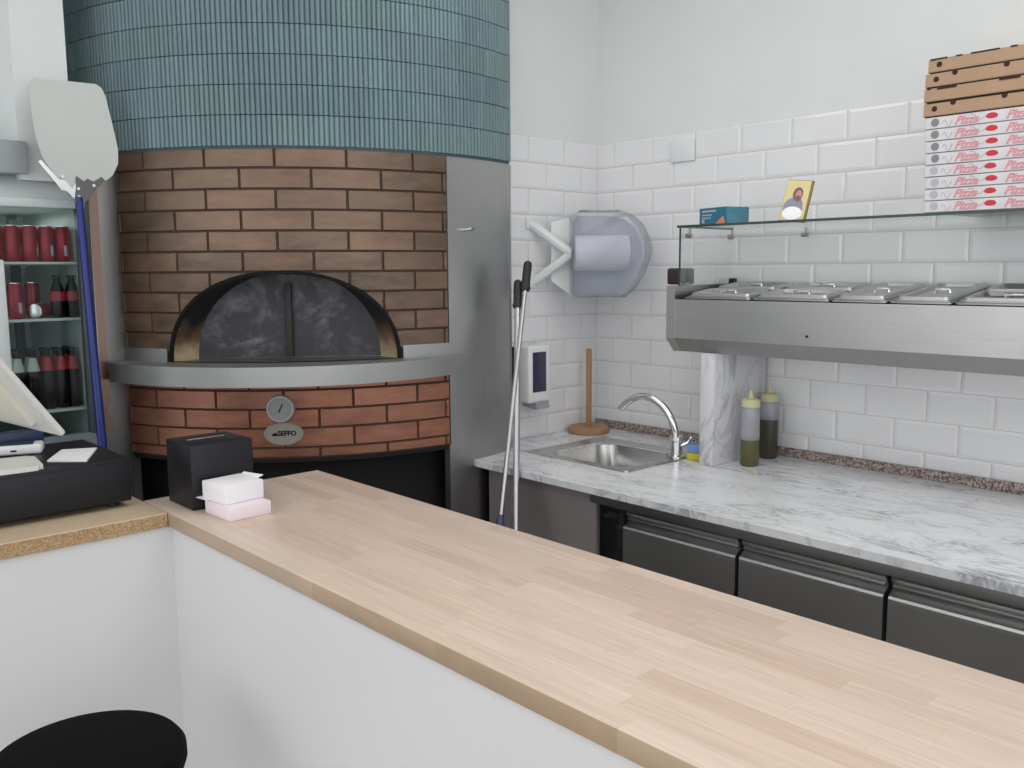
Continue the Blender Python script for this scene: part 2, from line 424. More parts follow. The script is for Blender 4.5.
# sooty oven door with flour smears
def door_mat():
    m, t, b = nt('floury_sooty_door')
    co = N(t, 'ShaderNodeTexCoord')
    mp = N(t, 'ShaderNodeMapping'); mp.inputs['Scale'].default_value = (5, 5, 7); L(t, co.outputs['Object'], mp.inputs['Vector'])
    n1 = N(t, 'ShaderNodeTexNoise', Scale=1.0, Detail=8.0, Roughness=.65, Distortion=1.2); L(t, mp.outputs['Vector'], n1.inputs['Vector'])
    n2 = N(t, 'ShaderNodeTexNoise', Scale=9.0, Detail=8.0, Roughness=.7, Distortion=.5); L(t, co.outputs['Object'], n2.inputs['Vector'])
    mu = N(t, 'ShaderNodeMath', operation='MULTIPLY'); L(t, n1.outputs['Fac'], mu.inputs[0]); L(t, n2.outputs['Fac'], mu.inputs[1])
    rp = N(t, 'ShaderNodeValToRGB'); rp.color_ramp.elements[0].position = .24; rp.color_ramp.elements[1].position = .46
    rp.color_ramp.elements[0].color = c4(S(60, 60, 65)); rp.color_ramp.elements[1].color = c4(S(128, 128, 133))
    L(t, mu.outputs['Value'], rp.inputs['Fac']); L(t, rp.outputs['Color'], b.inputs['Base Color'])
    b.inputs['Roughness'].default_value = .6; b.inputs['Metallic'].default_value = .2
    return m
M_['door'] = door_mat()
def jamb_mat():
    m, t, b = nt('sooty_firebrick')
    co = N(t, 'ShaderNodeTexCoord'); sx = N(t, 'ShaderNodeSeparateXYZ'); L(t, co.outputs['Object'], sx.inputs['Vector'])
    n = N(t, 'ShaderNodeTexNoise', Scale=14.0, Detail=5.0); L(t, co.outputs['Object'], n.inputs['Vector'])
    ma = N(t, 'ShaderNodeMath', operation='MULTIPLY_ADD'); ma.inputs[1].default_value = .14; L(t, n.outputs['Fac'], ma.inputs[0]); L(t, sx.outputs['Z'], ma.inputs[2])
    rp = N(t, 'ShaderNodeMapRange'); rp.inputs['From Min'].default_value = 1.40; rp.inputs['From Max'].default_value = 1.52; L(t, ma.outputs['Value'], rp.inputs['Value'])
    cr = N(t, 'ShaderNodeValToRGB'); cr.color_ramp.elements[0].color = c4(S(176, 160, 128)); cr.color_ramp.elements[1].color = c4(S(22, 20, 19))
    x = cr.color_ramp.elements.new(.45); x.color = c4(S(112, 84, 62))
    L(t, rp.outputs['Result'], cr.inputs['Fac']); L(t, cr.outputs['Color'], b.inputs['Base Color']); b.inputs['Roughness'].default_value = .8
    return m
M_['jamb'] = jamb_mat()

# ------------------------------------------------------------------ camera
F_PX = 900.0; YAW = .8262; PIT = -.1263; ROL = -.0074
CAM = Vector((2.6055, -2.899, 1.6055))
fwd = Vector((-math.sin(YAW)*math.cos(PIT), math.cos(YAW)*math.cos(PIT), math.sin(PIT)))
rgt = Vector((math.cos(YAW), math.sin(YAW), 0)); upv = rgt.cross(fwd)
r2 = rgt*math.cos(ROL)+upv*math.sin(ROL); u2 = -rgt*math.sin(ROL)+upv*math.cos(ROL)
cd = bpy.data.cameras.new('camera'); cam = bpy.data.objects.new('camera', cd); COL.objects.link(cam)
Mx = Matrix.Identity(4)
for i in range(3): Mx[i][0] = r2[i]; Mx[i][1] = u2[i]; Mx[i][2] = -fwd[i]; Mx[i][3] = CAM[i]
cam.matrix_world = Mx
cd.sensor_fit = 'HORIZONTAL'; cd.sensor_width = 36.0; cd.lens = F_PX*36/1024; cd.clip_start = .02
scene.camera = cam

# ------------------------------------------------------------------ the room
XR, YF, HC = 5.2, -5.6, 3.0
def struct(name, bm, mat, parent=None, smooth=False):
    o = put(name, bm, mat, parent, smooth=smooth); o['kind'] = 'structure'; return o
bm = bmesh.new(); box(bm, (-1.3, YF, -.1), (XR, .15, 0)); struct('floor', bm, M_['floor'])
bm = bmesh.new(); box(bm, (-1.3, YF, HC), (XR, .15, HC+.1)); struct('ceiling', bm, M_['ceiling'])
bm = bmesh.new(); box(bm, (-.14, 0, 0), (XR, .15, HC)); wall_back = struct('wall_back', bm, M_['plaster'])
bm = bmesh.new(); box(bm, (-.14, -.60, 0), (0, 0, HC)); wall_left = struct('wall_left', bm, M_['plaster'])
bm = bmesh.new(); box(bm, (-1.3, YF, 0), (-1.15, .15, HC)); struct('wall_recess', bm, M_['plaster'])
bm = bmesh.new(); box(bm, (-.85, -2.11, 1.885), (-.42, -1.958, HC)); struct('trim_1', bm, M_['plaster'])

# bevelled metro tiles -------------------------------------------------
ZM = .93                                   # top of the marble
ZA = ZM+.035+.1488; KZ = .1009; KX = .1015; X0 = 1.0089
ZTOP = ZA+10*KZ-.0
def tiles(bm, o, du, nrm, u0, u1, uoff, z_lo):
    """o: origin on wall, du: unit along wall, nrm: outward; joints at uoff + i*2KX"""
    o = Vector(o); du = Vector(du); nrm = Vector(nrm); g = .0013; bv = .010; h = .0032
    row = 0; z1 = ZTOP
    while z1 > z_lo+.004:
        z0 = max(z1-KZ, z_lo)
        first = uoff + (KX if row % 2 else 0)
        k = math.floor((u0-first)/(2*KX)); u = first+k*2*KX
        while u < u1:
            a = max(u, u0)+g; b = min(u+2*KX, u1)-g
            if b-a > .012:
                zz0 = z0+g; zz1 = z1-g
                bvx = min(bv, (b-a)*.3); bvz = min(bv, (zz1-zz0)*.3)
                P = lambda uu, zz, d: bm.verts.new(o+du*uu+nrm*d+Vector((0, 0, zz)))
                out = [P(a, zz0, .001), P(b, zz0, .001), P(b, zz1, .001), P(a, zz1, .001)]
                bot = [P(a, zz0, -.003), P(b, zz0, -.003), P(b, zz1, -.003), P(a, zz1, -.003)]
                inn = [P(a+bvx, zz0+bvz, h), P(b-bvx, zz0+bvz, h), P(b-bvx, zz1-bvz, h), P(a+bvx, zz1-bvz, h)]
                bm.faces.new(inn); bridge(bm, out, inn); bridge(bm, bot, out)
            u += 2*KX
        z1 -= KZ; row += 1
bm = bmesh.new()
tiles(bm, (0, -.003, 0), (1, 0, 0), (0, -1, 0), .0, 3.4, X0+KX, ZM)
o = struct('tiles', bm, M_['tile'], wall_back)
bm = bmesh.new(); box(bm, (.002, -.0025, ZM-.03), (3.4, 0.0, ZTOP)); struct('grout', bm, M_['grout'], wall_back)
bm = bmesh.new()
tiles(bm, (.003, 0, 0), (0, -1, 0), (1, 0, 0), .0, .598, -.0005, ZM)
struct('tiles', bm, M_['tile'], wall_left)
bm = bmesh.new(); box(bm, (0, -.6, ZM-.03), (.0025, 0.0, ZTOP)); struct('grout', bm, M_['grout'], wall_left)
# blank plate on the tiles
bm = bmesh.new(); box(bm, (.394, -.016, 2.013), (.506, -.006, 2.094), .003)
tag(put('blanking_plate', bm, M_['white_pl']), 'white square blanking plate on the upper wall tiles near the corner', 'cover plate')

# ------------------------------------------------------------------ pizza oven (round front)
D = 3.93; AX = math.radians(-59.5); R = .2449*D
OC = Vector((CAM.x+D*math.sin(AX), CAM.y+D*math.cos(AX), 0))
oven = empty('pizza_oven', OC)
tag(oven, 'round copper-brick pizza oven with a teal ribbed tile drum and steel shelf', 'oven')
AM = -37.1; AW = 22.65; ZF = 1.3155; ZT = 1.604
def arch(a):                               # lower edge of the brickwork above the mouth
    t = abs(a-AM)/AW
    return ZF+(ZT-ZF)*(1-t**2.15)**(1/2.15) if t < 1 else 0.0
def P3(a, z, r=R):
    a = math.radians(a); return Vector((OC.x+r*math.cos(a), OC.y+r*math.sin(a), z))

def brick(bm, a0, a1, z0, z1, cut=True, g=.14, gz=.0028, b=.0022, d=.006):
    a0 += g; a1 -= g; z0 += gz; z1 -= gz*.4
    n = max(3, int((a1-a0)/.8)); S_ = [a0+(a1-a0)*k/n for k in range(n+1)]
    bd = math.degrees(b/R)
    F = []
    for k, a in enumerate(S_):
        zl = max(z0, arch(a)) if cut else z0
        if k == 0: af = a+bd
        elif k == n: af = a-bd
        else: af = a
        if zl > z1-.006: F.append(None); continue
        F.append((bm.verts.new(P3(af, zl+b)), bm.verts.new(P3(af, z1-b)), bm.verts.new(P3(a, zl, R-d)), bm.verts.new(P3(a, z1, R-d))))
    for p, q in zip(F[:-1], F[1:]):
        if p is None or q is None: continue
        bm.faces.new((p[0], q[0], q[1], p[1])); bm.faces.new((p[2], q[2], q[0], p[0])); bm.faces.new((p[1], q[1], q[3], p[3]))
    for k, p in enumerate(F):
        if p is None: continue
        prev = F[k-1] if k else None; nxt = F[k+1] if k < n else None
        if prev is None and nxt is None:
            for v in p: bm.verts.remove(v)
            continue
        if prev is None: bm.faces.new((p[0], p[1], p[3], p[2]))
        if nxt is None: bm.faces.new((p[0], p[2], p[3], p[1]))

BW = 13.24; BH = .0648; ZB = 1.9925; AL, AR = -71.4, -3.1
COPPER = [S(115, 96, 81), S(120, 98, 82), S(108, 92, 77), S(130, 104, 87), S(118, 95, 79)]
COPPER2 = [S(162, 112, 90), S(170, 118, 95), S(152, 104, 84), S(166, 111, 88)]
m_brick = oven_tile_mat('aged_copper_tile', COPPER, R, BW, BH, ZB, -37.36, .36, .55, soot=(AM, 1.40, 27, .32), shade=.26)
m_brick2 = oven_tile_mat('copper_tile_below_shelf', COPPER2, R, BW, .0625, 1.2235, -37.36, .34, .55, shade=.26)
m_mortar = plain('dark_joint', S(66, 44, 34), .7)
bm = bmesh.new(); z = ZB
for r in range(10):
    off = -37.36+(BW/2 if r % 2 else 0)
    k = -4
    while off+k*BW < AR:
        a0 = max(AL, off+k*BW); a1 = min(AR, off+(k+1)*BW)
        if a1-a0 > .8: brick(bm, a0, a1, max(z-BH, 1.30), z)
        k += 1
    z -= BH
put('brick_facade', bm, m_brick, oven, smooth=False)
bm = bmesh.new()
zs = [(1.262, 1.2235, 1), (1.2235, 1.161, 0), (1.161, 1.0985, 1), (1.0985, 1.034, 0), (1.034, 1.0, 1)]
for z1, z0, par in zs:
    off = -37.36+(BW/2 if par else 0); k = -4
    while off+k*BW < AR:
        a0 = max(AL, off+k*BW); a1 = min(AR, off+(k+1)*BW)
        if a1-a0 > .8: brick(bm, a0, a1, z0, z1, cut=False)
        k += 1
put('lower_brick_band', bm, m_brick2, oven, smooth=False)
# mortar backing shell (cut round the mouth)
bm = bmesh.new()
def shell(bm, a0, a1, zlo, zhi, r, step=1.0, cut=False):
    n = max(1, int(round((a1-a0)/step))); prev = None
    for k in range(n+1):
        a = a0+(a1-a0)*k/n
        lo = max(zlo, arch(a)) if cut else zlo
        cur = (bm.verts.new(P3(a, lo, r)), bm.verts.new(P3(a, zhi, r)))
        if prev: bm.faces.new((prev[0], cur[0], cur[1], prev[1]))
        prev = cur
shell(bm, AL, AR, 1.30, ZB, R-.005, .5, True); shell(bm, AL, AR, .998, 1.27, R-.005, 1.5)
put('joint_backing', bm, m_mortar, oven)
# stainless side panels
def solid_arc(bm, a0, a1, z0, z1, ri, ro, step=1.0, rof=None, mi=0):
    n = max(1, int(round((a1-a0)/step))); rings = []
    for k in range(n+1):
        a = a0+(a1-a0)*k/n; r_o = rof(a) if rof else ro
        rings.append([bm.verts.new(P3(a, z0, ri)), bm.verts.new(P3(a, z0, r_o)), bm.verts.new(P3(a, z1, r_o)), bm.verts.new(P3(a, z1, ri))])
    for A, B in zip(rings[:-1], rings[1:]): bridge(bm, A, B, mi)
    for q in (rings[0], rings[-1]):
        f = bm.faces.new(q); f.material_index = mi
bm = bmesh.new(); solid_arc(bm, AR+.05, 16.0, 0.0, 1.988, R-.03, R-.001)
put('side_panel', bm, M_['steel_v'], oven, label='plain stainless side panel right of the copper bricks')
bm = bmesh.new(); solid_arc(bm, -86, AL-.05, 0.0, 1.988, R-.03, R-.001)
put('side_panel', bm, M_['steel_v'], oven, label='narrow stainless side panel left of the copper bricks')
for aa in (AR-.1, AL+.1):
    bm = bmesh.new(); solid_arc(bm, aa-.25, aa+.25, 0.0, .998, R-.03, R+.002); put('leg', bm, M_['steel_v'], oven)
bm = bmesh.new(); box(bm, (-.02, -.625, 0), (.112, -.60, 1.988)); put('return_panel', bm, M_['steel_v'], oven, smooth=False)
bm = bmesh.new(); box(bm, (-.478, -1.906, 0), (-.470, -1.815, 1.975), .001); put('corner_flange', bm, brushed('dim_steel', (.17, .165, .16), .28, (60, 60, 1), .1, .2), oven, label='flat stainless corner strip left of the copper bricks')
# hook pegs
bm = bmesh.new(); tube(bm, [P3(1.2, 1.742, R-.004), P3(1.2, 1.744, R+.042)], .0055, 10)
lathe(bm, [(0, 0), (.0085, 0), (.0085, .004), (0, .004)], P3(1.2, 1.744, R+.042), 12, M=frame((0, 0, 0), P3(1.2, 0, 1)-P3(1.2, 0, 0), (0, 0, 1)) @ Matrix.Rotation(PI/2, 4, 'Y'))
put('hook_peg', bm, M_['chrome'], oven)
# plinth shells: the darkness under the oven is put into their near-black colour
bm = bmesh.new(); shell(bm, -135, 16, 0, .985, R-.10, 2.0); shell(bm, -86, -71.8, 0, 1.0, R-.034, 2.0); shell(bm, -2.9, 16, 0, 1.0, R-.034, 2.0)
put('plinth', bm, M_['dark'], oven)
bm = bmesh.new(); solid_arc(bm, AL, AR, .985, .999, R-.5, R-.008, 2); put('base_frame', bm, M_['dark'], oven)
# fluted teal drum ------------------------------------------------------
TEAL = [S(102, 126, 130), S(110, 134, 138), S(96, 119, 124), S(106, 130, 130), S(100, 124, 131), S(114, 138, 140)]
TW = 12.35; TH = .0912; ZD = 1.994
m_teal = oven_tile_mat('teal_glazed_tile', TEAL, R, TW, TH, 2.998, -37.3, .22, 0.0, shade=.16, half=False)
bm = bmesh.new()
zrows = [(ZD, 2.0885)]
zz = 2.0885
while zz < 2.98: zrows.append((zz, min(zz+TH, 2.998))); zz += TH
PITCH = .95; NS = 6; GAP = .0022
a_list = []
a = -86.0
while a < 16.0:
    for s in range(NS): a_list.append((a+PITCH*s/NS, R-.002+.0078*math.sqrt(max(0, 1-(2*(s+.0)/NS-1)**2))))
    a += PITCH
for (z0, z1) in zrows:
    prev = None
    for aa, r in a_list:
        cur = [bm.verts.new(P3(aa, z0+.0005, R-.006)), bm.verts.new(P3(aa, z0+GAP, r)), bm.verts.new(P3(aa, z1-GAP*.3, r)), bm.verts.new(P3(aa, z1, R-.006))]
        if prev:
            for i in range(3): bm.faces.new((prev[i], cur[i], cur[i+1], prev[i+1]))
        prev = cur
drum = put('tiled_drum', bm, m_teal, oven, ang=1.2)
bm = bmesh.new(); shell(bm, -86, 16, ZD, 2.998, R-.007, 1.5)
shell(bm, -72, 16, 1.986, 1.9945, R+.001, 1.5)
put('drum_backing', bm, plain('dark_teal_grout', S(58, 76, 82), .7), oven)
# mouth: lined tunnel, floor, rim, door ---------------------------------
nm = Vector((math.cos(math.radians(AM)), math.sin(math.radians(AM)), 0)); tm = Vector((-nm.y, nm.x, 0))
NA = 40; IN_D = .80; IN_W = .303; IN_H = .286
outer, inner = [], []
for k in range(NA+1):
    th = PI*k/NA
    c = math.cos(th); s = math.sin(th)
    cc = math.copysign(abs(c)**(2/2.15), c); ss = abs(s)**(2/2.15)
    outer.append((AM-AW*cc*.999, ZF+(ZT-ZF)*ss))
    inner.append(OC+nm*IN_D-tm*IN_W*cc+Vector((0, 0, ZF+IN_H*ss)))
bm = bmesh.new()
A = [bm.verts.new(P3(a, z, R-.002)) for a, z in outer]; Bv = [bm.verts.new(p) for p in inner]
for k in range(NA): bm.faces.new((A[k], A[k+1], Bv[k+1], Bv[k]))
put('mouth_lining', bm, M_['jamb'], oven)
bm = bmesh.new()                           # black rim around the mouth
prof = [(0, R-.004), (0, R+.005), (.9, R+.005), (.9, R-.004)]
rings = []
for (a, z) in outer:
    t = Vector(((a-AM)/AW*.36, (z-ZF)*1.05)); t = t.normalized() if t.length > 0 else Vector((0, 1))
    ring = []
    for k, (o_, r) in enumerate(prof):
        w = -.008 if o_ == 0 else .004
        ring.append(bm.verts.new(P3(a+math.degrees(t.x*w/R), z+t.y*w, r)))
    rings.append(ring)
for p, q in zip(rings[:-1], rings[1:]): bridge(bm, p, q)
bm.faces.new(rings[0]); bm.faces.new(rings[-1])
put('mouth_rim', bm, M_['soot'], oven)
bm = bmesh.new()
fl = [P3(AM-AW+2*AW*k/20, ZF, R+.01) for k in range(21)]+[OC+nm*.6+tm*.35+Vector((0, 0, ZF)), OC+nm*.6-tm*.35+Vector((0, 0, ZF))]
prism(bm, fl, (0, 0, -.01)); put('hearth_floor', bm, M_['steel_dark'], oven)
bm = bmesh.new()
dpts = [OC+nm*(IN_D-.012)-tm*(IN_W+.012)*(math.copysign(abs(math.cos(PI*k/NA))**(2/2.15), math.cos(PI*k/NA)))+Vector((0, 0, ZF+.002+(IN_H+.010)*abs(math.sin(PI*k/NA))**(2/2.15))) for k in range(NA+1)]
prism(bm, dpts, nm*.012)
door = put('door', bm, M_['door'], oven, smooth=False)
bm = bmesh.new()
Mh = frame(OC+nm*(IN_D+.0)+tm*-.0+Vector((0, 0, ZF)), tm, (0, 0, 1))
box(bm, (-.011, .004, -.002), (.011, .25, .020), .003, M=Mh)
put('handle', bm, plain('burnt_handle', S(44, 40, 37), .6), door)
# steel work shelf and its skirting -------------------------------------
bm = bmesh.new()
rof = lambda a: 1.118-.118*((a+40)/38.)**2
solid_arc(bm, -70.8, -.7, 1.2535, 1.3155, R-.02, R, 1.2, rof)
es = [e for e in bm.edges if e.calc_face_angle(0) > .8]
bmesh.ops.bevel(bm, geom=es, offset=.004, segments=2, affect='EDGES')
put('work_shelf', bm, M_['shelf'], oven)
for q0, q1 in ((AL, AM-AW-.6), (AM+AW+.6, AR)):
    bm = bmesh.new(); solid_arc(bm, q0, q1, 1.315, 1.358, R-.01, R+.006); put('shelf_skirting', bm, M_['shelf'], oven)
# thermometer and badge --------------------------------------------------
ga = -37.95; gc = P3(ga, 1.1655, R); gn = (P3(ga, 0, 1)-P3(ga, 0, 0)).normalized(); gt = Vector((-gn.y, gn.x, 0))
Mg = frame(gc, gt, (0, 0, 1))
bm = bmesh.new(); lathe(bm, [(0, -.002), (.045, -.002), (.045, .014), (.042, .019), (.038, .019), (.037, .014), (0, .014)], n=40, M=Mg)
th = put('thermometer', bm, M_['alu'], oven)
bm = bmesh.new(); lathe(bm, [(0, .0142), (.0365, .0142), (.0365, .0152), (0, .0152)], n=36, M=Mg); put('dial', bm, M_['gauge'], th)
bm = bmesh.new()
for k in range(13):
    a = math.radians(-40+k*260/12-0); x = .031*math.cos(a); y = .031*math.sin(a)
    box(bm, (-.0035, -.0008, .0153), (.0035, .0008, .0158), M=Mg @ Matrix.Translation((x, y, 0)) @ Matrix.Rotation(a, 4, 'Z'))
put('dial_marks', bm, M_['print_grey'], th)
bm = bmesh.new(); box(bm, (-.002, -.013, .0155), (.002, .018, .017), M=Mg @ Matrix.Rotation(-.42, 4, 'Z')); put('needle', bm, M_['black'], th)
bm = bmesh.new()
ba = -37.55; bc = P3(ba, 1.082, R); bn = (P3(ba, 0, 1)-P3(ba, 0, 0)).normalized(); bt = Vector((-bn.y, bn.x, 0)); Mb = frame(bc, bt, (0, 0, 1))
lathe(bm, [(0, -.002), (.064, -.002), (.064, .006), (.061, .009), (0, .009)], n=48, M=Mb @ Matrix.Diagonal((1, .60, 1, 1)))
bd = put('name_badge', bm, M_['plate'], oven)
bm = bmesh.new(); lathe(bm, [(.053, .0091), (.0545, .0091), (.0545, .0098), (.053, .0098)], n=48, M=Mb @ Matrix.Diagonal((1, .62, 1, 1)), close=False)
put('border_line', bm, M_['print_grey'], bd)
bm = bmesh.new()
text_bm(bm, 'SEFFO', .0225, Mb @ Matrix.Translation((.011, .002, .0095)), bold=.0009, extrude=.0004, space=.98)
prism(bm, [Mb @ V(-.038, -.006, .0092), Mb @ V(-.018, -.006, .0092), Mb @ V(-.019, .001, .0092), Mb @ V(-.023, .005, .0092), Mb @ V(-.030, .005, .0092), Mb @ V(-.036, .001, .0092)], bn*.0009)
put('lettering', bm, M_['black'], bd)
# pinkish copper reflection painted as a sliver on the left steel strip
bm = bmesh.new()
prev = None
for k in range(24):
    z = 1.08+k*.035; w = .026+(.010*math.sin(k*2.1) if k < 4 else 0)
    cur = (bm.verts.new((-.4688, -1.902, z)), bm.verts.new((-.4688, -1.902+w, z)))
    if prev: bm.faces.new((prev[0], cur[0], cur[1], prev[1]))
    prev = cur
put('reflection_strip', bm, M_['copper_reflection'], oven)

# ------------------------------------------------------------------ marble counter with sink
bm = bmesh.new()
YM = -.857; TM = .022
arc = []
a_start = math.degrees(math.asin((YM-OC.y)/R))
a_start = math.degrees(math.asin((-.846-OC.y)/R))
arc.append(Vector((.205, YM, ZM)))
for k in range(9): arc.append(P3(a_start+(16-a_start)*k/8, ZM, R-.010))
SX0, SX1, SY0, SY1 = .285, .655, -.585, -.262
# left part, front strip, back strip, right part
prism(bm, [(SX0, YM, ZM), (SX0, -.001, ZM), (.001, -.001, ZM), (.001, -.598, ZM)]+list(reversed(arc)), (0, 0, -TM))
prism(bm, [(SX0, YM, ZM), (SX1, YM, ZM), (SX1, SY0, ZM), (SX0, SY0, ZM)], (0, 0, -TM))
prism(bm, [(SX0, SY1, ZM), (SX1, SY1, ZM), (SX1, -.001, ZM), (SX0, -.001, ZM)], (0, 0, -TM))
prism(bm, [(SX1, YM, ZM), (3.0, YM, ZM), (3.0, -.001, ZM), (SX1, -.001, ZM)], (0, 0, -TM))
bmesh.ops.remove_doubles(bm, verts=bm.verts, dist=.0002)
tag(put('marble_worktop', bm, M_['marble'], smooth=False), 'white marble worktop with grey veins along the tiled wall', 'worktop')
bm = bmesh.new(); box(bm, (.012, -.020, ZM), (3.0, -.007, ZM+.034), .002)
tag(put('upstand', bm, M_['granite']), 'low speckled granite upstand strip behind the marble worktop', 'upstand')
# upright marble slab
bm = bmesh.new(); box(bm, (.790, -.347, ZM), (.845, -.024, 1.318), .002)
tag(put('marble_upright', bm, M_['marble_up']), 'upright marble slab standing on the worktop under the topping display', 'marble support')
# sink
sk = empty('kitchen_sink', (.457, -.412, ZM)); tag(sk, 'square stainless steel sink set into the marble worktop', 'sink')
bm = bmesh.new()
def loop(pts, z): return [bm.verts.new((x, y, z)) for x, y in pts]
Ls = [loop(rrect(.213, .702, -.628, -.2, .012), ZM+.0005), loop(rrect(.215, .700, -.626, -.202, .012), ZM+.005),
      loop(rrect(.230, .690, -.612, -.216, .02), ZM+.005), loop(rrect(.238, .684, -.606, -.222, .03), ZM+.002),
      loop(rrect(SX0-.006, SX1+.004, SY0-.006, SY1+.004, .07), ZM+.002), loop(rrect(SX0+.002, SX1-.002, SY0+.002, SY1-.002, .07), ZM-.006),
      loop(rrect(SX0+.014, SX1-.014, SY0+.014, SY1-.014, .07), ZM-.12), loop(rrect(SX0+.045, SX1-.045, SY0+.045, SY1-.045, .06), ZM-.148)]
for a, b in zip(Ls[:-1], Ls[1:]): bridge(bm, a, b)
bm.faces.new(Ls[-1])
put('basin', bm, M_['steel_sink'], sk)
bm = bmesh.new(); lathe(bm, [(0, 0), (.042, 0), (.040, .003), (.026, .002), (0, -.002)], (.47, -.42, ZM-.1475), 24); put('drain', bm, M_['chrome'], sk)
for dx in (0, .035):
    bm = bmesh.new(); lathe(bm, [(0, 0), (.012, 0), (.012, .003), (0, .003)], (.565+dx, SY1-.012, ZM-.042), 14, M=Matrix.Rotation(PI/2, 4, 'X')); put('overflow_hole', bm, M_['dark'], sk)
# tap
tp = empty('tap', (.672, -.318, ZM+.004)); tag(tp, 'chrome swan-neck mixer tap beside the sink', 'tap')
bm = bmesh.new(); lathe(bm, [(0, 0), (.028, 0), (.028, .006), (.021, .01), (.021, .058), (.024, .062), (.024, .075), (.015, .08), (0, .08)], (.672, -.318, ZM+.004), 28); put('body', bm, M_['chrome'], tp)
bm = bmesh.new()
sp = []
for k in range(21):
    t = k/20
    # quarter-ellipse like sweep from the body up and over towards the basin
    th = t*PI*.80
    x = .668-.128*(1-math.cos(th)); z = ZM+.075+.138*math.sin(th)
    sp.append((x, -.318-.03*t, z))
tube(bm, sp, [.0135]*18+[.013, .013, .0135], 14); put('spout', bm, M_['chrome'], tp)
bm = bmesh.new(); tube(bm, [(.690, -.318, ZM+.050), (.706, -.300, ZM+.056), (.716, -.288, ZM+.078)], [.008, .006, .006], 10); put('lever', bm, M_['chrome'], tp)
# sponge
sg = empty('sponge', (.742, -.285, ZM)); sg.rotation_euler = (0, 0, .3); tag(sg, 'blue and yellow washing-up sponge between tap and marble upright', 'sponge')
bm = bmesh.new(); box(bm, (-.035, -.022, 0), (.035, .022, .026), .004); put('foam', bm, M_['sponge_y'], sg, local=True)
bm = bmesh.new(); box(bm, (-.035, -.022, .026), (.035, .022, .055), .004); put('scourer', bm, M_['sponge_b'], sg, local=True)
# paper-roll stand
ph = empty('paper_roll_stand', (.096, -.152, ZM)); tag(ph, 'empty round-based wooden kitchen roll stand in the corner', 'roll holder')
bm = bmesh.new(); lathe(bm, [(0, 0), (.082, 0), (.086, .004), (.086, .020), (.080, .026), (0, .026)], (.096, -.152, ZM), 40); put('base', bm, M_['wood_holder'], ph)
bm = bmesh.new(); lathe(bm, [(0, .024), (.0115, .024), (.0115, .345), (.009, .350), (0, .350)], (.096, -.152, ZM), 20); put('pole', bm, M_['wood_holder'], ph)
# squeeze bottles
def squeeze(x, y, level, oil, label):
    b = empty('squeeze_bottle', (x, y, ZM)); tag(b, label, 'bottle', 'squeeze bottles on the worktop')
    bm = bmesh.new(); lathe(bm, [(0, .001), (.028, .001), (.0315, .006), (.0315, .195), (.029, .205), (.026, .212), (0, .212)], (x, y, ZM), 28); put('body', bm, M_['clearpl'], b)
    bm = bmesh.new(); lathe(bm, [(0, .0), (.028, .0), (.0322, .006), (.0322, level), (0, level)], (x, y, ZM), 28); put('oil', bm, oil, b)
    bm = bmesh.new(); lathe(bm, [(0, .205), (.0318, .205), (.0318, .225), (.029, .231), (.012, .236), (.009, .240), (.0045, .262), (0, .262)], (x, y, ZM), 28); put('cap', bm, M_['cap_yellow'], b)
squeeze(.920, -.235, .092, M_['oil'], 'front clear squeeze bottle with pale yellow cap, part filled with green oil')
squeeze(.895, -.075, .140, M_['oil_dark'], 'rear clear squeeze bottle near the tiles, two thirds full of dark oil')

# ------------------------------------------------------------------ refrigerated counter below
fc = empty('refrigerated_counter', (1.9, -.42, 0)); tag(fc, 'undercounter refrigerator with dull steel doors beneath the marble worktop', 'refrigerator')
bm = bmesh.new(); box(bm, (.846, -.775, .12), (2.95, -.05, .895)); put('carcass', bm, plain('dark_carcass', S(40, 38, 36), .5), fc)
bm = bmesh.new(); box(bm, (.725, -.835, .874), (2.95, -.79, .9075), .002); put('top_rail', bm, M_['steel_dark'], fc)
bm = bmesh.new(); box(bm, (.86, -.74, 0), (2.95, -.70, .12)); put('kick_plate', bm, M_['dark'], fc)
for i, (x0, x1) in enumerate(((.846, 1.250), (1.262, 1.668), (1.680, 2.086), (2.098, 2.50), (2.512, 2.92))):
    bm = bmesh.new()
    pr = [(-.776, .862), (-.800, .862), (-.803, .858), (-.790, .838), (-.788, .832), (-.812, .816), (-.815, .810), (-.815, .15), (-.776, .15)]
    prism(bm, [(x0, y, z) for y, z in pr], (x1-x0, 0, 0))
    d = put('door', bm, M_['steel_dark'], fc, smooth=False)
    bm = bmesh.new(); prism(bm, [(x0+.001, y, z) for y, z in [(-.777, .8625), (-.8005, .8625), (-.8045, .8575), (-.7915, .8385), (-.777, .8385)]], (x1-x0-.002, 0, 0)); put('top_lip', bm, M_['steel'], d, smooth=False)  # lips lighter than the door: light they catch is put into the colour
    bm = bmesh.new(); prism(bm, [(x0+.001, y, z) for y, z in [(-.786, .8325), (-.789, .8325), (-.8135, .8165), (-.8165, .8100), (-.8160, .802), (-.80, .802)]], (x1-x0-.002, 0, 0)); put('lower_lip', bm, M_['steel'], d, smooth=False)
    bm = bmesh.new(); box(bm, (x0+.003, -.7995, .835), (x1-.003, -.786, .8415), .001); put('handle_groove', bm, M_['steel'], d)
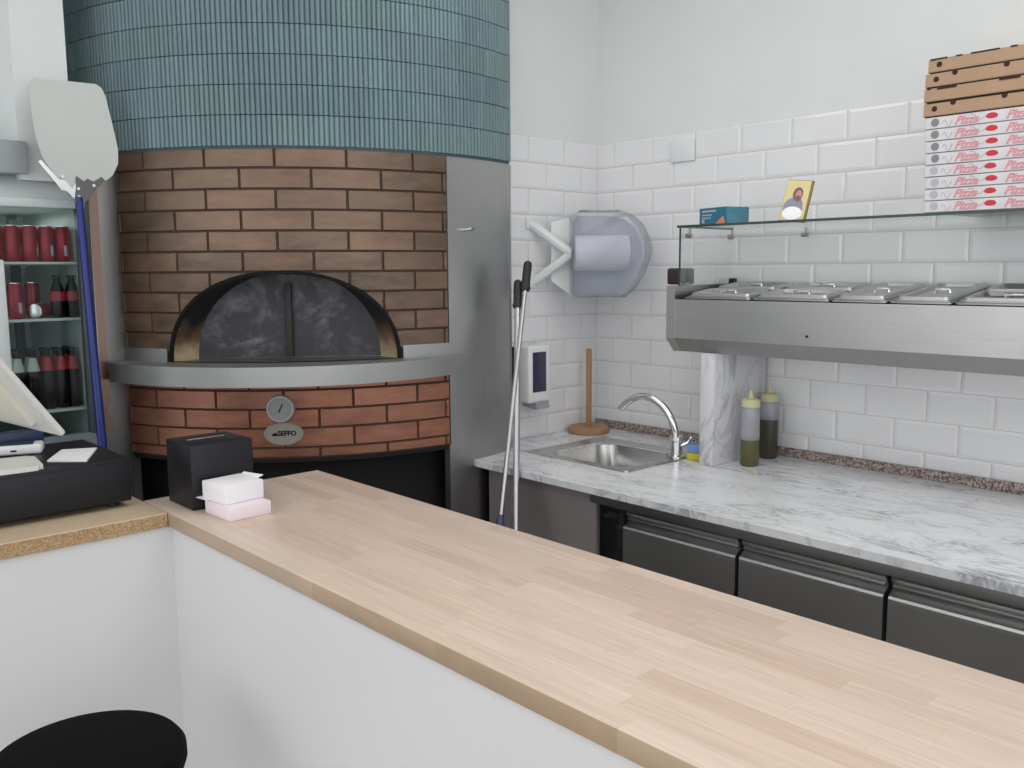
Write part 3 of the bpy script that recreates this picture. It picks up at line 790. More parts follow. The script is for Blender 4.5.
# closed bay under the sink
bm = bmesh.new(); box(bm, (.20, -.80, 0), (.722, -.782, .905), .002)
tag(put('sink_bay_panel', bm, M_['lilac']), 'plain grey panel closing the bay under the sink', 'panel')
bm = bmesh.new(); box(bm, (.735, -.70, 0), (.79, -.66, .80), .004)
tag(put('brown_board', bm, plain('dark_brown_board', S(58, 44, 38), .6)), 'dark brown board in the gap left of the refrigerator doors', 'board')
vl = empty('gas_valve', (.805, -.765, .62)); tag(vl, 'black plastic valve and pipe in the gap beneath the worktop', 'valve')
bm = bmesh.new(); lathe(bm, [(0, 0), (.016, 0), (.016, .09), (.024, .10), (.024, .17), (.016, .18), (.016, .245), (0, .245)], (.812, -.775, .63), 16); put('body', bm, M_['rubber'], vl)
bm = bmesh.new(); tube(bm, [(.812, -.775, .832), (.765, -.79, .836)], .010, 10); lathe(bm, [(0, 0), (.016, 0), (.016, .012), (0, .012)], (.765, -.79, .826), 12); put('tap_handle', bm, M_['rubber'], vl)

# ------------------------------------------------------------------ topping display
XD0, XD1 = .652, 2.25
ds = empty('topping_display', (1.4, -.19, 1.318)); tag(ds, 'long stainless refrigerated topping display on the marble upright', 'display unit')
pr = [(-.36, 1.500), (-.36, 1.366), (-.348, 1.366), (-.316, 1.322), (-.024, 1.322), (-.024, 1.545), (-.034, 1.545), (-.034, 1.345), (-.31, 1.345), (-.348, 1.372), (-.348, 1.500)]
bm = bmesh.new(); prism(bm, [(XD0+.036, y, z) for y, z in pr], (XD1-XD0-.072, 0, 0)); put('body', bm, M_['steel'], ds, smooth=False)
for x0, x1 in ((XD0, XD0+.036), (XD1-.036, XD1)):
    bm = bmesh.new(); prism(bm, [(x0, y, z) for y, z in [(-.362, 1.546), (-.362, 1.364), (-.318, 1.316), (-.022, 1.316), (-.022, 1.549)]], (x1-x0, 0, 0))
    put('end_panel', bm, M_['steel'], ds, smooth=False)
bm = bmesh.new(); lathe(bm, [(0, 0), (.004, 0), (.004, .003), (0, .003)], (1.19, -.361, 1.395), 10, M=Matrix.Rotation(PI/2, 4, 'X')); put('screw', bm, M_['black'], ds)
bm = bmesh.new(); prism(bm, [(XD0+.036, y, z) for y, z in [(-.361, 1.366), (-.318, 1.317), (-.30, 1.317), (-.30, 1.3215), (-.316, 1.3215), (-.349, 1.366)]], (XD1-XD0-.072, 0, 0)); put('lower_trim', bm, M_['steel_dark'], ds, smooth=False)  # chamfer in darker steel: its dark reflection is put into the colour
# glass: side pane, back pane, top shelf, all with dark green edges
ZG = 1.744
def pane(name, lo, hi, parent):
    bm = bmesh.new(); box(bm, lo, hi); o = put(name, bm, M_['glass'], parent, smooth=False); return o
def edge(bm, lo, hi): box(bm, lo, hi)
gs = empty('glass_canopy', (1.4, -.19, 1.549)); tag(gs, 'clear glass canopy with shelf over the topping pans', 'glass canopy')
p = pane('side_pane', (.697, -.352, 1.546), (.703, -.034, ZG-.001), gs)
bm = bmesh.new(); edge(bm, (.6968, -.3545, 1.546), (.7032, -.352, ZG-.001)); put('polished_edge', bm, M_['glass_edge'], p)
p = pane('back_pane', (.703, -.033, 1.546), (2.2, -.028, ZG-.001), gs)
p = pane('shelf_pane', (.694, -.358, ZG), (2.2, -.026, ZG+.007), gs)
bm = bmesh.new(); edge(bm, (.694, -.361, ZG-.0005), (2.2, -.358, ZG+.0075)); edge(bm, (.6915, -.361, ZG), (.694, -.026, ZG+.007)); put('polished_edge', bm, M_['glass_edge'], p)
for (x, y) in ((.712, -.325), (.712, -.07), (.99, -.045), (1.9, -.045)):
    bm = bmesh.new()
    tube(bm, [(x+.008, y, ZG-.001), (x+.008, y, ZG-.024)], .0045, 10); tube(bm, [(x-.008, y, ZG-.027), (x+.013, y, ZG-.027)], .008, 10)
    put('glass_clip', bm, M_['steel_dark'], gs)
# thermostat box outside the left end
bm = bmesh.new(); box(bm, (.614, -.315, 1.549), (.6935, -.255, 1.607), .008, 3)
ct = put('thermostat_box', bm, M_['maroon']); tag(ct, 'small dark maroon control box on the left end of the topping display', 'control box')
bm = bmesh.new()
box(bm, (.702, -.068, 1.5485), (.738, -.052, 1.551))
for x in (.712, .728): lathe(bm, [(0, -.001), (.008, -.001), (.009, .012), (.006, .02), (0, .02)], (x, -.06, 1.549), 12)
tag(put('twin_knob', bm, M_['black']), 'pair of small black knobs behind the first topping pan', 'knob')
# pans with lids
TILT = math.radians(7.2)
def pan_at(x0, x1, v0, v1, label_p, label_l):
    w = x1-x0; vc = (v0+v1)/2
    Mt = Matrix.Translation((x0, -.349, 1.506)) @ Matrix.Rotation(TILT, 4, 'X')
    pn = empty('topping_pan', Mt @ V(w/2, vc, -.1)); tag(pn, label_p, 'food pan', 'topping pans in the display')
    bm = bmesh.new()
    def lp(i, zz, r=.012): return [bm.verts.new(Mt @ V(x, y, zz)) for x, y in rrect(.002+i, w-.002-i, v0+i, v1-i, r)]
    Lp = [lp(0, -.003), lp(0, 0), lp(.010, .001), lp(.014, -.004), lp(.02, -.09)]
    for a, b in zip(Lp[:-1], Lp[1:]): bridge(bm, a, b)
    bm.faces.new(Lp[-1])
    put('tray', bm, M_['steel'], pn)
    ld = empty('pan_lid', Mt @ V(w/2, vc, .003)); tag(ld, label_l, 'lid', 'lids on the topping pans')
    bm = bmesh.new()
    def lp2(i, zz, r=.014): return [bm.verts.new(Mt @ V(x, y, zz)) for x, y in rrect(.010+i, w-.010-i, v0+.010+i, v1-.008-i, max(.004, r))]
    Lp = [lp2(0, .0015), lp2(0, .004), lp2(.006, .005), lp2(.009, .013), lp2(.022, .0135), lp2(.030, .004), lp2(.036, .003)]
    for a, b in zip(Lp[:-1], Lp[1:]): bridge(bm, a, b)
    bm.faces.new(Lp[-1]); bm.faces.new(Lp[0])
    put('plate', bm, M_['steel'], ld)
    bm = bmesh.new(); cx = w/2; hw = .03 if w > .2 else .022
    tube(bm, [Mt @ V(cx-hw, vc, .003), Mt @ V(cx-hw+.003, vc, .014), Mt @ V(cx+hw-.003, vc, .014), Mt @ V(cx+hw, vc, .003)], .005, 8)
    put('handle', bm, M_['chrome'], ld)
slots = [(.714, .979, 1, 'first'), (.981, 1.252, 1, 'second'), (1.254, 1.430, 0, 'third'), (1.432, 1.611, 0, 'fourth'), (1.613, 1.88, 1, 'fifth'), (1.882, 2.15, 1, 'sixth')]
for x0, x1, two, n in slots:
    if two:
        for v0, v1, fb in ((0, .157, 'front'), (.159, .316, 'rear')):
            pan_at(x0, x1, v0, v1, f'wide steel topping pan, {fb} one in the {n} bay from the display left end', f'wide steel lid with bar handle, {fb} one in the {n} bay from the left')
    else:
        pan_at(x0, x1, 0, .316, f'narrow full-depth steel topping pan in the {n} bay from the display left end', f'narrow steel lid with bar handle in the {n} bay from the left')

# items on the glass shelf -------------------------------------------------
ZS = ZG+.0078
th = math.radians(75)
tb = empty('tissue_box', (.850, -.285, ZS)); tag(tb, 'small blue printed carton on the left of the glass shelf', 'carton')
rd = Vector((math.cos(th), math.sin(th), 0)); ldv = Vector((-math.sin(th), math.cos(th), 0)); c0 = Vector((.868, -.332, ZS))
Mtb = frame(c0, ldv, rd)           # x = long face, y = short face
Mtb = Matrix.Identity(4)
for i in range(3): Mtb[i][0] = ldv[i]; Mtb[i][1] = rd[i]; Mtb[i][2] = (0, 0, 1)[i]; Mtb[i][3] = c0[i]
bm = bmesh.new(); box(bm, (0, 0, 0), (.135, .10, .056), .001, 1, M=Mtb); put('carton', bm, M_['teabox'], tb)
bm = bmesh.new(); box(bm, (-.0006, .003, .002), (.0004, .097, .054), M=Mtb); put('side_print', bm, M_['teabox_lt'], tb)
bm = bmesh.new(); box(bm, (.05, -.0006, .042), (.12, .0002, .048), M=Mtb); box(bm, (.07, -.0006, .030), (.12, .0002, .034), M=Mtb); box(bm, (.075, -.0006, .020), (.12, .0002, .024), M=Mtb); box(bm, (.108, -.0006, .006), (.12, .0002, .018), M=Mtb); put('print_lines', bm, M_['print_pale'], tb)
bm = bmesh.new(); prism(bm, [Mtb @ V(.004, -.0006, .002), Mtb @ V(.05, -.0006, .002), Mtb @ V(.03, -.0006, .016), Mtb @ V(.012, -.0006, .026)], rd*.0008); put('orange_print', bm, M_['orange'], tb)
# little devotional card, leaning back
ic = empty('devotional_picture', (1.105, -.325, ZS)); tag(ic, 'small gold devotional picture of a robed bearded figure on the glass shelf', 'picture')
up = Vector((.105, .22, 1)).normalized(); xd = Vector((1, .0, -.105)).normalized()
Mi = Matrix.Identity(4); nn = xd.cross(up).normalized(); up = nn.cross(xd)
for i in range(3): Mi[i][0] = xd[i]; Mi[i][1] = up[i]; Mi[i][2] = nn[i]; Mi[i][3] = (1.066, -.338, ZS+.001)[i]
W_, H_ = .083, .130
def flat(name, pts, z, mat, par):
    bm = bmesh.new(); prism(bm, [Mi @ V(x, y, z) for x, y in pts], nn*.0005); return put(name, bm, mat, par, smooth=False)
bm = bmesh.new(); box(bm, (0, 0, -.012), (W_+.004, H_, 0), .001, 1, M=Mi); put('block', bm, M_['gold_edge'], ic)
flat('gold_ground', [(.002, .002), (W_, .002), (W_, H_-.002), (.002, H_-.002)], .0002, M_['gold'], ic)
el = lambda cx, cy, rx, ry, n=24: [(cx+rx*math.cos(2*PI*k/n), cy+ry*math.sin(2*PI*k/n)) for k in range(n)]
flat('robe', [(.006, .03), (.074, .03), (.070, .058), (.060, .074), (.040, .078), (.018, .068), (.006, .052)], .0006, M_['robe'], ic)
flat('hair', el(.047, .086, .017, .021), .0010, M_['hairp'], ic)
flat('face', el(.050, .084, .010, .014), .0014, M_['skin'], ic)
flat('beard', el(.050, .072, .009, .009), .0018, M_['hairp'], ic)
flat('white_glare', el(.042, .025, .034, .021), .0022, M_['glare'], ic)  # white glare painted on the picture as an oval

# pizza boxes
XB, YB, WB = 1.528, -.362, .335
def white_box(z, dx, labels, upper):
    h = .0318
    o = empty('pizza_box', (XB+dx+WB/2, YB+.168, z)); tag(o, labels, 'pizza box', 'printed white pizza boxes on the glass shelf')
    x0 = XB+dx
    bm = bmesh.new(); box(bm, (x0, YB, z+.0004), (x0+WB, YB+.332, z+h-.0006), .0015, 1); put('carton', bm, M_['card'], o)
    Mf = frame((x0, YB-.0007, z), (1, 0, 0), (0, 0, 1))
    for cx in (.106, .233):
        bm = bmesh.new(); text_bm(bm, 'Pizza', .030, Mf @ Matrix.Translation((cx, .0145, 0)), extrude=.0003, shear=.45, bold=.0007, space=1.0)
        put('lettering', bm, M_['print_pink'], o)
    for cx in (.170, .296):
        bm = bmesh.new()
        prism(bm, [Mf @ V(cx+.015*math.cos(2*PI*k/18), .0165+.0088*math.sin(2*PI*k/18)*(.7 if math.sin(2*PI*k/18) < 0 else 1), -.0002) for k in range(18)], (0, -.0004, 0))
        put('tomato_print', bm, M_['print_red'], o)
    bm = bmesh.new()
    cx = .026
    prism(bm, [Mf @ V(cx+(.0115 if k % 2 else .0100)*math.cos(2*PI*k/28), .0165+(.0115 if k % 2 else .0100)*math.sin(2*PI*k/28), -.0002) for k in range(28)], (0, -.0004, 0))
    put('round_print', bm, M_['print_grey'] if upper else M_['print_pale'], o)
    for q in (0, 1):
        bm = bmesh.new()
        if q == 0: tube(bm, [Mf @ V(.045+.002*k, .012+.009*math.sin(k*.55), -.0001) for k in range(14)], .0008, 5)
        else: tube(bm, [Mf @ V(.115+.003*k, .020+.008*math.sin(k*.4+1), -.0001) for k in range(14)], .0008, 5)
        put('vine_print', bm, M_['print_pale'], o)
    bm = bmesh.new(); box(bm, (x0+.001, YB-.0004, z), (x0+WB-.001, YB+.002, z+.0012)); put('lid_seam', bm, M_['print_grey'], o)
lab_w = ['lowest', 'second lowest', 'third from the bottom', 'fourth from the bottom']
z = ZS
for i in range(8):
    dx = [0.0, -.002, -.001, -.005, -.003, -.005, -.007, -.008][i]
    if i < 4: lb = f'white pizza box with pale round print, {lab_w[i]} of the stack'
    else: lb = f'white pizza box with dark round print, {["lowest", "second lowest", "second highest", "highest"][i-4]} of those four'
    white_box(z, dx, lb, i >= 4); z += .0318
kr = ['bottom brown kraft pizza box resting on the white boxes', 'second brown kraft pizza box up, with slots along its top edge', 'third brown kraft pizza box up, just below the topmost', 'topmost brown kraft pizza box of the whole stack']
for i in range(4):
    h = .0385; dx = [-.015, -.014, -.014, -.009][i]; x0 = XB+dx; yb = YB+[.0, -.003, .0, .003][i]
    o = empty('pizza_box', (x0+WB/2, yb+.168, z)); tag(o, kr[i], 'pizza box', 'brown pizza boxes on top of the stack')
    bm = bmesh.new(); box(bm, (x0, yb, z+.001), (x0+WB, yb+.33, z+h-.0015), .002, 1)
    prism(bm, [(x0+.02, yb-.0015, z+h-.004), (x0+WB-.02, yb-.0015, z+h-.004), (x0+WB-.005, yb-.001, z+.004), (x0+.005, yb-.001, z+.004)], (0, .002, 0))
    put('carton', bm, M_['kraft'], o)
    def hole(cx, cz, r=.0072):
        bm = bmesh.new(); lathe(bm, [(0, 0), (r, 0), (r, .0008), (0, .0008)], (x0+cx, yb-.0016, cz), 18, M=Matrix.Rotation(PI/2, 4, 'X')); put('punched_hole', bm, M_['kraft_dark'], o)
    def slot(a, b, za, zb):
        bm = bmesh.new(); box(bm, (x0+a, yb-.0028, za), (x0+b, yb-.001, zb)); put('edge_slot', bm, M_['kraft_dark'], o)
    if i != 1: hole(.030, z+.021); hole(WB-.030, z+.021)
    if i in (0, 2): hole(.078, z+h-.006); hole(.205, z+h-.006)
    if i == 1: slot(.035, .085, z+h-.007, z+h-.001); slot(.190, .24, z+h-.007, z+h-.001); slot(.008, .018, z+h-.004, z+h-.001)
    if i == 3:
        for a, b in ((.006, .05), (.072, .088), (.11, .18), (.205, .222)): slot(a, b, z+h-.0045, z+h-.0008)
    bm = bmesh.new(); box(bm, (x0+.006, yb-.0005, z+.0002), (x0+WB-.004, yb+.01, z+.0024))
    put('lid_gap', bm, M_['kraft_dark'], o)
    z += h

# ------------------------------------------------------------------ wall things near the corner
# soap dispenser
sd = empty('soap_dispenser', (.05, -.435, 1.06)); tag(sd, 'white soap dispenser with dark window on the left tiles', 'soap dispenser')
bm = bmesh.new(); box(bm, (.006, -.500, 1.085), (.102, -.378, 1.312), .012, 3); put('housing', bm, M_['white_pl'], sd)
bm = bmesh.new(); box(bm, (.100, -.482, 1.128), (.1035, -.408, 1.286), .002); put('window', bm, M_['screen'], sd)
bm = bmesh.new(); prism(bm, [(.03, -.468, 1.088), (.104, -.468, 1.088), (.112, -.468, 1.064), (.095, -.468, 1.058), (.03, -.468, 1.07)], (0, .07, 0)); put('push_lever', bm, M_['grey_pl'], sd)
bm = bmesh.new(); box(bm, (.005, -.518, 1.09), (.03, -.497, 1.305), .003); put('black_strip', bm, M_['black'], sd)  # narrow black strip beside the left edge of the housing
# jumbo roll dispenser hung across the corner
dd = Vector((.66, .75, 0)).normalized(); dn = Vector((dd.y, -dd.x, 0))      # along the roll / towards the room
dp = empty('towel_dispenser', (.2, -.22, 1.5)); tag(dp, 'smoky clear paper roll dispenser with white bracket in the tiled corner', 'towel dispenser')
o0 = Vector((.128, -.300, 1.497)); LW, HH = .305, .332
prof = [(0, .012), (.012, 0)]
for k in range(9): a = math.radians(-42+84*k/8+0); prof.append((.14+.165*math.cos(a), HH/2+.215*math.sin(a)))
prof = [(0.0, .02), (.02, 0.0), (.205, 0.0), (.24, .03), (.278, .085), (.300, .145), (.305, .185), (.298, .225), (.275, .275), (.235, .312), (.185, .330), (.03, .332), (0.0, .312)]
bm = bmesh.new()
fr_ = [bm.verts.new(o0+dd*u+dn*.105+Vector((0, 0, w))) for u, w in prof]
fi_ = [bm.verts.new(o0+dd*(.012+u*.92)+dn*.125+Vector((0, 0, .012+w*.925))) for u, w in prof]
bk_ = [bm.verts.new(o0+dd*u-dn*.055+Vector((0, 0, w))) for u, w in prof]
bm.faces.new(fi_); bridge(bm, fr_, fi_); bridge(bm, bk_, fr_)
put('cover', bm, M_['smoke'], dp, ang=.9)
bm = bmesh.new(); prism(bm, [o0+dd*(.01+u*.93)-dn*.052+Vector((0, 0, .01+w*.93)) for u, w in prof], -dn*.012); put('back_plate', bm, plain('pale_lavender_plastic', S(196, 200, 208), .5), dp, smooth=False)
bm = bmesh.new()
Mr = frame(o0+dd*.012+dn*.03+Vector((0, 0, .170)), dn, (0, 0, 1))          # z axis along dd*-1 or dd
zdir = Vector((Mr[0][2], Mr[1][2], Mr[2][2])); sgn = 1 if zdir.dot(dd) > 0 else -1
lathe(bm, [(.02, sgn*.0), (.066, sgn*.0), (.069, sgn*.004), (.069, sgn*.208), (.066, sgn*.212), (.02, sgn*.212)], n=36, M=Mr, close=False); put('paper_roll', bm, M_['paper'], dp)
bm = bmesh.new(); lathe(bm, [(0, -sgn*.012), (.012, -sgn*.012), (.018, -sgn*.004), (.03, sgn*.001), (.03, sgn*.03), (0, sgn*.03)], n=14, M=Mr); put('roll_hub', bm, M_['grey_pl'], dp)
ap = o0+dd*.004+dn*.03+Vector((0, 0, .170))
bm = bmesh.new()
tube(bm, [V(.008, -.405, 1.788), ap], .018, 8, flat=.8); put('bracket_arm', bm, M_['white_pl'], dp)
bm = bmesh.new()
tube(bm, [V(.008, -.385, 1.556), ap], .018, 8, flat=.8); put('bracket_arm', bm, M_['white_pl'], dp)
bm = bmesh.new()
prism(bm, [(.062, -.338, 1.56), (.062, -.338, 1.79), o0-dn*.03+Vector((0, 0, .31)), o0-dn*.03+Vector((0, 0, .01))], (.006, .008, 0)); put('side_cheek', bm, M_['white_pl'], dp, smooth=False)
for zz, yy in ((1.788, -.405), (1.556, -.385)):
    bm = bmesh.new(); box(bm, (.005, yy-.022, zz-.022), (.016, yy+.022, zz+.022), .003); put('wall_pad', bm, M_['white_pl'], dp)
for u in (.035, .15):
    bm = bmesh.new(); prism(bm, [o0+dd*u+dn*.02+Vector((0, 0, .331)), o0+dd*(u+.045)+dn*.02+Vector((0, 0, .331)), o0+dd*(u+.045)-dn*.02+Vector((0, 0, .331)), o0+dd*u-dn*.02+Vector((0, 0, .331))], (0, 0, .006)); put('latch', bm, M_['grey_pl'], dp)

# mops / squeegee handles leaning on the oven side
def pole(name, top, bot, grip, rad, label, kind):
    top = Vector(top); bot = Vector(bot); d = (bot-top).normalized()
    r = empty(name, (bot.x, bot.y, 0)); tag(r, label, kind, 'long handles leaning by the oven')
    bm = bmesh.new(); tube(bm, [top+d*.03, bot], rad, 12); put('pole', bm, M_['alu_pole'], r)
    bm = bmesh.new(); L_ = grip
    tube(bm, [top-d*.0, top+d*.006, top+d*.02, top+d*(L_-.02), top+d*(L_-.01), top+d*L_], [.006, .0135, .0155, .0155, .019, .016], 14); put('grip', bm, M_['rubber'], r)
    return r, d, bot
r, d, bot = pole('broom', (.253, -.699, 1.569), (.664, -1.114, .03), .105, .0115, 'broom with a thicker pale pole and black grip leaning beside the oven', 'broom')
bm = bmesh.new(); box(bm, (.60, -1.16, 0), (.78, -1.10, .04), .008); put('broom_head', bm, M_['black'], r)
tp_ = Vector((.272, -.666, 1.635))
r, d, bot = pole('squeegee', tp_, (.568, -1.197, .05), .11, .0085, 'thin squeegee pole with dark blue-grey grip, leaning behind the broom', 'squeegee')
bm = bmesh.new(); tube(bm, [tp_.lerp(bot, .53), tp_.lerp(bot, .55), tp_.lerp(bot, .64)], [.010, .016, .017], 12); put('ferrule', bm, plain('blue_grey_plastic', S(62, 70, 100), .4), r)
bm = bmesh.new(); box(bm, (.40, -1.22, 0), (.59, -1.18, .055), .004); put('blade', bm, M_['black'], r)

# ------------------------------------------------------------------ wooden service counter
ZC = 1.05; TC = .034
sc_ = empty('service_counter', (1.9, -1.86, 0)); tag(sc_, 'long beech butcher-block service counter with white front panel', 'counter')
bm = bmesh.new(); box(bm, (.405, -2.106, ZC-TC), (3.35, -1.618, ZC), .0025, 2)
for f in bm.faces:
    if abs(f.normal.z) < .5: f.material_index = 1
ctop = put('countertop', bm, [M_['beech'], M_['beech_edge']], sc_)
bm = bmesh.new(); box(bm, (.545, -2.094, 0), (3.33, -2.070, ZC-TC)); put('front_panel', bm, M_['laminate'], sc_, smooth=False)
bm = bmesh.new(); box(bm, (.43, -1.66, 0), (3.33, -1.64, ZC-TC)); put('rear_panel', bm, M_['laminate'], sc_, smooth=False)
lc = empty('side_counter', (.45, -2.7, 0)); tag(lc, 'short side counter with raw chipboard edge under the cash drawer', 'counter')
bm = bmesh.new(); box(bm, (.10, -3.6, ZC-TC), (.560, -2.107, ZC), .0015, 1)
for f in bm.faces:
    if abs(f.normal.z) < .5: f.material_index = 1
put('countertop', bm, [M_['chip_top'], M_['chip']], lc, smooth=False)
bm = bmesh.new(); box(bm, (.525, -3.6, 0), (.549, -2.094, ZC-TC)); put('front_panel', bm, M_['laminate'], lc, smooth=False)
# cash drawer
cdw = empty('cash_drawer', (.27, -2.38, ZC)); tag(cdw, 'wide black metal cash drawer on the chipboard side counter', 'cash drawer')
bm = bmesh.new(); box(bm, (.105, -2.60, ZC+.014), (.436, -2.142, ZC+.118), .003); put('case', bm, M_['black_metal'], cdw)
bm = bmesh.new(); box(bm, (.436, -2.597, ZC+.016), (.441, -2.145, ZC+.110), .002); put('drawer_front', bm, M_['black'], cdw)
for (x, y) in ((.40, -2.175), (.14, -2.175), (.40, -2.56), (.14, -2.56)):
    bm = bmesh.new(); lathe(bm, [(0, 0), (.014, 0), (.014, .015), (0, .015)], (x, y, ZC), 14); put('foot', bm, M_['rubber'], cdw)
ZDW = ZC+.118
# card stack and small things on the drawer
bm = bmesh.new(); prism(bm, [(.352, -2.300, ZDW), (.236, -2.234, ZDW), (.272, -2.163, ZDW), (.415, -2.232, ZDW)], (0, 0, .004))
tag(put('paper_sheet', bm, M_['paper'], smooth=False), 'folded white paper lying on the right of the cash drawer', 'paper')
def slab(name, pts, z0, h, mat, parent=None):
    bm = bmesh.new(); prism(bm, [(x, y, z0) for x, y in pts], (0, 0, h))
    es = [e for e in bm.edges if abs((e.verts[0].co-e.verts[1].co).z) > h*.5]
    bmesh.ops.bevel(bm, geom=es, offset=.012, segments=3, affect='EDGES')
    return put(name, bm, mat, parent, ang=.5)
kb = slab('tablet', [(.438, -2.33), (.30, -2.315), (.27, -2.47), (.43, -2.49)], ZDW, .011, M_['white_pl2'])
tag(kb, 'flat off-white tablet at the front of the cash drawer', 'tablet')
te = empty('card_terminal', (.2, -2.32, ZDW)); tag(te, 'white card terminal with dark screen behind the tablet', 'card terminal')
Mt_ = Matrix.Translation((.24, -2.28, ZDW+.0005)) @ Matrix.Rotation(math.radians(159), 4, 'Z')
bm = bmesh.new(); box(bm, (0, 0, 0), (.062, .16, .024), .007, 3, M=Mt_); put('case', bm, M_['white_pl'], te)
bm = bmesh.new(); box(bm, (.007, .02, .0238), (.056, .15, .0248), M=Mt_); put('screen', bm, M_['navy'], te)
bm = bmesh.new(); box(bm, (-.0006, .055, .009), (.0006, .068, .013), M=Mt_); put('port', bm, M_['black'], te)
# till monitor: leaning slab seen from behind
pm = empty('till_monitor', (.26, -2.34, ZDW)); tag(pm, 'tilted white touchscreen monitor on the cash drawer, seen from behind', 'monitor')
p0 = Vector((.330, -2.258, 1.219)); e1 = Vector((0, -.66, .98)).normalized(); e2 = Vector((-.93, -.42, .12)).normalized()
nrm = e2.cross(e1).normalized()
if nrm.y < 0: nrm = -nrm
bm = bmesh.new(); prism(bm, [p0, p0+e1*.30, p0+e1*.30+e2*.34, p0+e2*.34], nrm*.016)
es = list(bm.edges); bmesh.ops.bevel(bm, geom=es, offset=.003, segments=2, affect='EDGES'); put('shell', bm, M_['white_pl2'], pm)
bm = bmesh.new(); prism(bm, [p0+e1*.03+e2*.06, p0+e1*.24+e2*.05, p0+e1*.24+e2*.28, p0+e1*.03+e2*.27], -nrm*.012)
put('rear_bulge', bm, plain('pale_beige_plastic', S(216, 212, 198), .3), pm, smooth=False)
bm = bmesh.new(); box(bm, (.115, -2.52, ZDW+.004), (.165, -2.455, ZDW+.17), .006); box(bm, (.108, -2.57, ZDW), (.255, -2.45, ZDW+.010), .004); put('stand', bm, M_['white_pl2'], pm)
# navy box behind
bm = bmesh.new(); box(bm, (.1075, -2.345, ZDW+.0005), (.137, -2.245, ZDW+.045), .004)
tag(put('receipt_spike_box', bm, M_['navy']), 'small navy blue box under the tilted till monitor', 'box')
# black receipt printer cube
pt = empty('receipt_printer', (.518, -1.985, ZC)); tag(pt, 'black cube receipt printer on the corner of the wooden counter', 'printer')
bm = bmesh.new(); box(bm, (.447, -2.058, ZC), (.589, -1.902, ZC+.154), .003); put('case', bm, M_['black'], pt)
bm = bmesh.new(); box(bm, (.50, -2.030, ZC+.1535), (.508, -1.935, ZC+.1552), .001); put('paper_slot', bm, M_['chrome'], pt)
# two stacked packs of white card
def pack(c, ang, sx, sy, z0, h, mats, label, flap=False):
    b = empty('card_pack', (c[0], c[1], z0), 0); tag(b, label, 'card pack', 'white card packs on the counter')
    Mp = Matrix.Translation((c[0], c[1], z0)) @ Matrix.Rotation(ang, 4, 'Z')
    bm = bmesh.new(); box(bm, (-sx/2, -sy/2, 0), (sx/2, sy/2, h), .002, 2, M=Mp)
    put('stack', bm, mats, b, smooth=True)
    if flap:
        bm = bmesh.new(); prism(bm, [Mp @ V(-sx/2-.030, -sy/2-.006, .0002), Mp @ V(-sx/2+.03, -sy/2-.005, .0002), Mp @ V(-sx/2-.001, sy/2*.2, .0002), Mp @ V(-sx/2-.014, sy/2*.1, .0002)], (0, 0, .0014)); put('loose_card', bm, M_['paper'], b)
        bm = bmesh.new(); prism(bm, [Mp @ V(-sx/2+.01, sy/2-.002, h), Mp @ V(sx/2-.02, sy/2-.002, h), Mp @ V(sx/2-.015, sy/2+.010, h+.006), Mp @ V(-sx/2+.012, sy/2+.004, h+.004)], (0, 0, .001)); put('loose_card', bm, M_['paper'], b)
pack((.676, -1.988), math.radians(2), .118, .104, ZC, .031, M_['paper_pink'], 'lower pinkish-white card pack on the wooden counter before the printer')
pack((.652, -1.987), math.radians(6), .100, .100, ZC+.0315, .043, M_['paper'], 'upper white card pack with loose corners, atop the pinkish one', True)

# ------------------------------------------------------------------ bar stool
st = empty('bar_stool', (.96, -2.432, 0)); tag(st, 'round black upholstered bar stool beside the white counter panels', 'stool')
bm = bmesh.new(); lathe(bm, [(0, .690), (.150, .690), (.164, .698), (.170, .715), (.169, .735), (.160, .747), (.135, .752), (0, .754)], (.96, -2.432, 0), 56); put('seat', bm, M_['fabric'], st)
bm = bmesh.new(); lathe(bm, [(0, .03), (.025, .03), (.025, .69), (0, .69)], (.96, -2.432, 0), 20); put('column', bm, M_['chrome'], st)
bm = bmesh.new(); lathe(bm, [(0, 0), (.19, 0), (.19, .008), (.05, .03), (0, .03)], (.96, -2.432, 0), 48); put('base', bm, M_['chrome'], st)
bm = bmesh.new(); tube(bm, [V(.96+.12*math.cos(2*PI*k/24), -2.432+.12*math.sin(2*PI*k/24), .27) for k in range(25)], .009, 8); put('footrest', bm, M_['chrome'], st)

# ------------------------------------------------------------------ drinks fridge at the far left
XF = -.35; YR = -1.958; YL = -2.60
fr = empty('drinks_fridge', (-.68, -2.28, 0)); tag(fr, 'glass-door drinks fridge filled with red cans and dark bottles', 'fridge')
bm = bmesh.new()
box(bm, (-.99, YR-.012, .1), (XF-.03, YR, 1.83)); box(bm, (-.99, YL, .1), (XF-.03, YL+.012, 1.83)); box(bm, (-.99, YL, .1), (-.975, YR, 1.83)); box(bm, (-.99, YL, 1.805), (XF-.03, YR, 1.83)); box(bm, (-.99, YL, .1), (XF-.03, YR, .12))
put('cabinet', bm, M_['fridge_in'], fr, smooth=False)
bm = bmesh.new(); box(bm, (XF-.03, YL, 1.800), (XF, YR+.002, 1.826), .003); put('door_top_rail', bm, M_['fridge_grey'], fr)
bm = bmesh.new(); box(bm, (XF-.03, YR-.022, 1.10), (XF, YR+.002, 1.80), .003); put('door_stile', bm, plain('dark_door_stile', S(70, 76, 80), .4), fr)
bm = bmesh.new(); box(bm, (XF-.03, YL, .12), (XF, YR+.002, 1.107), .003); put('lower_panel', bm, M_['fridge_dark'], fr)
bm = bmesh.new(); box(bm, (XF-.006, -2.225, 1.20), (XF+.012, -2.192, 1.645), .004); put('door_handle', bm, M_['fridge_grey'], fr)
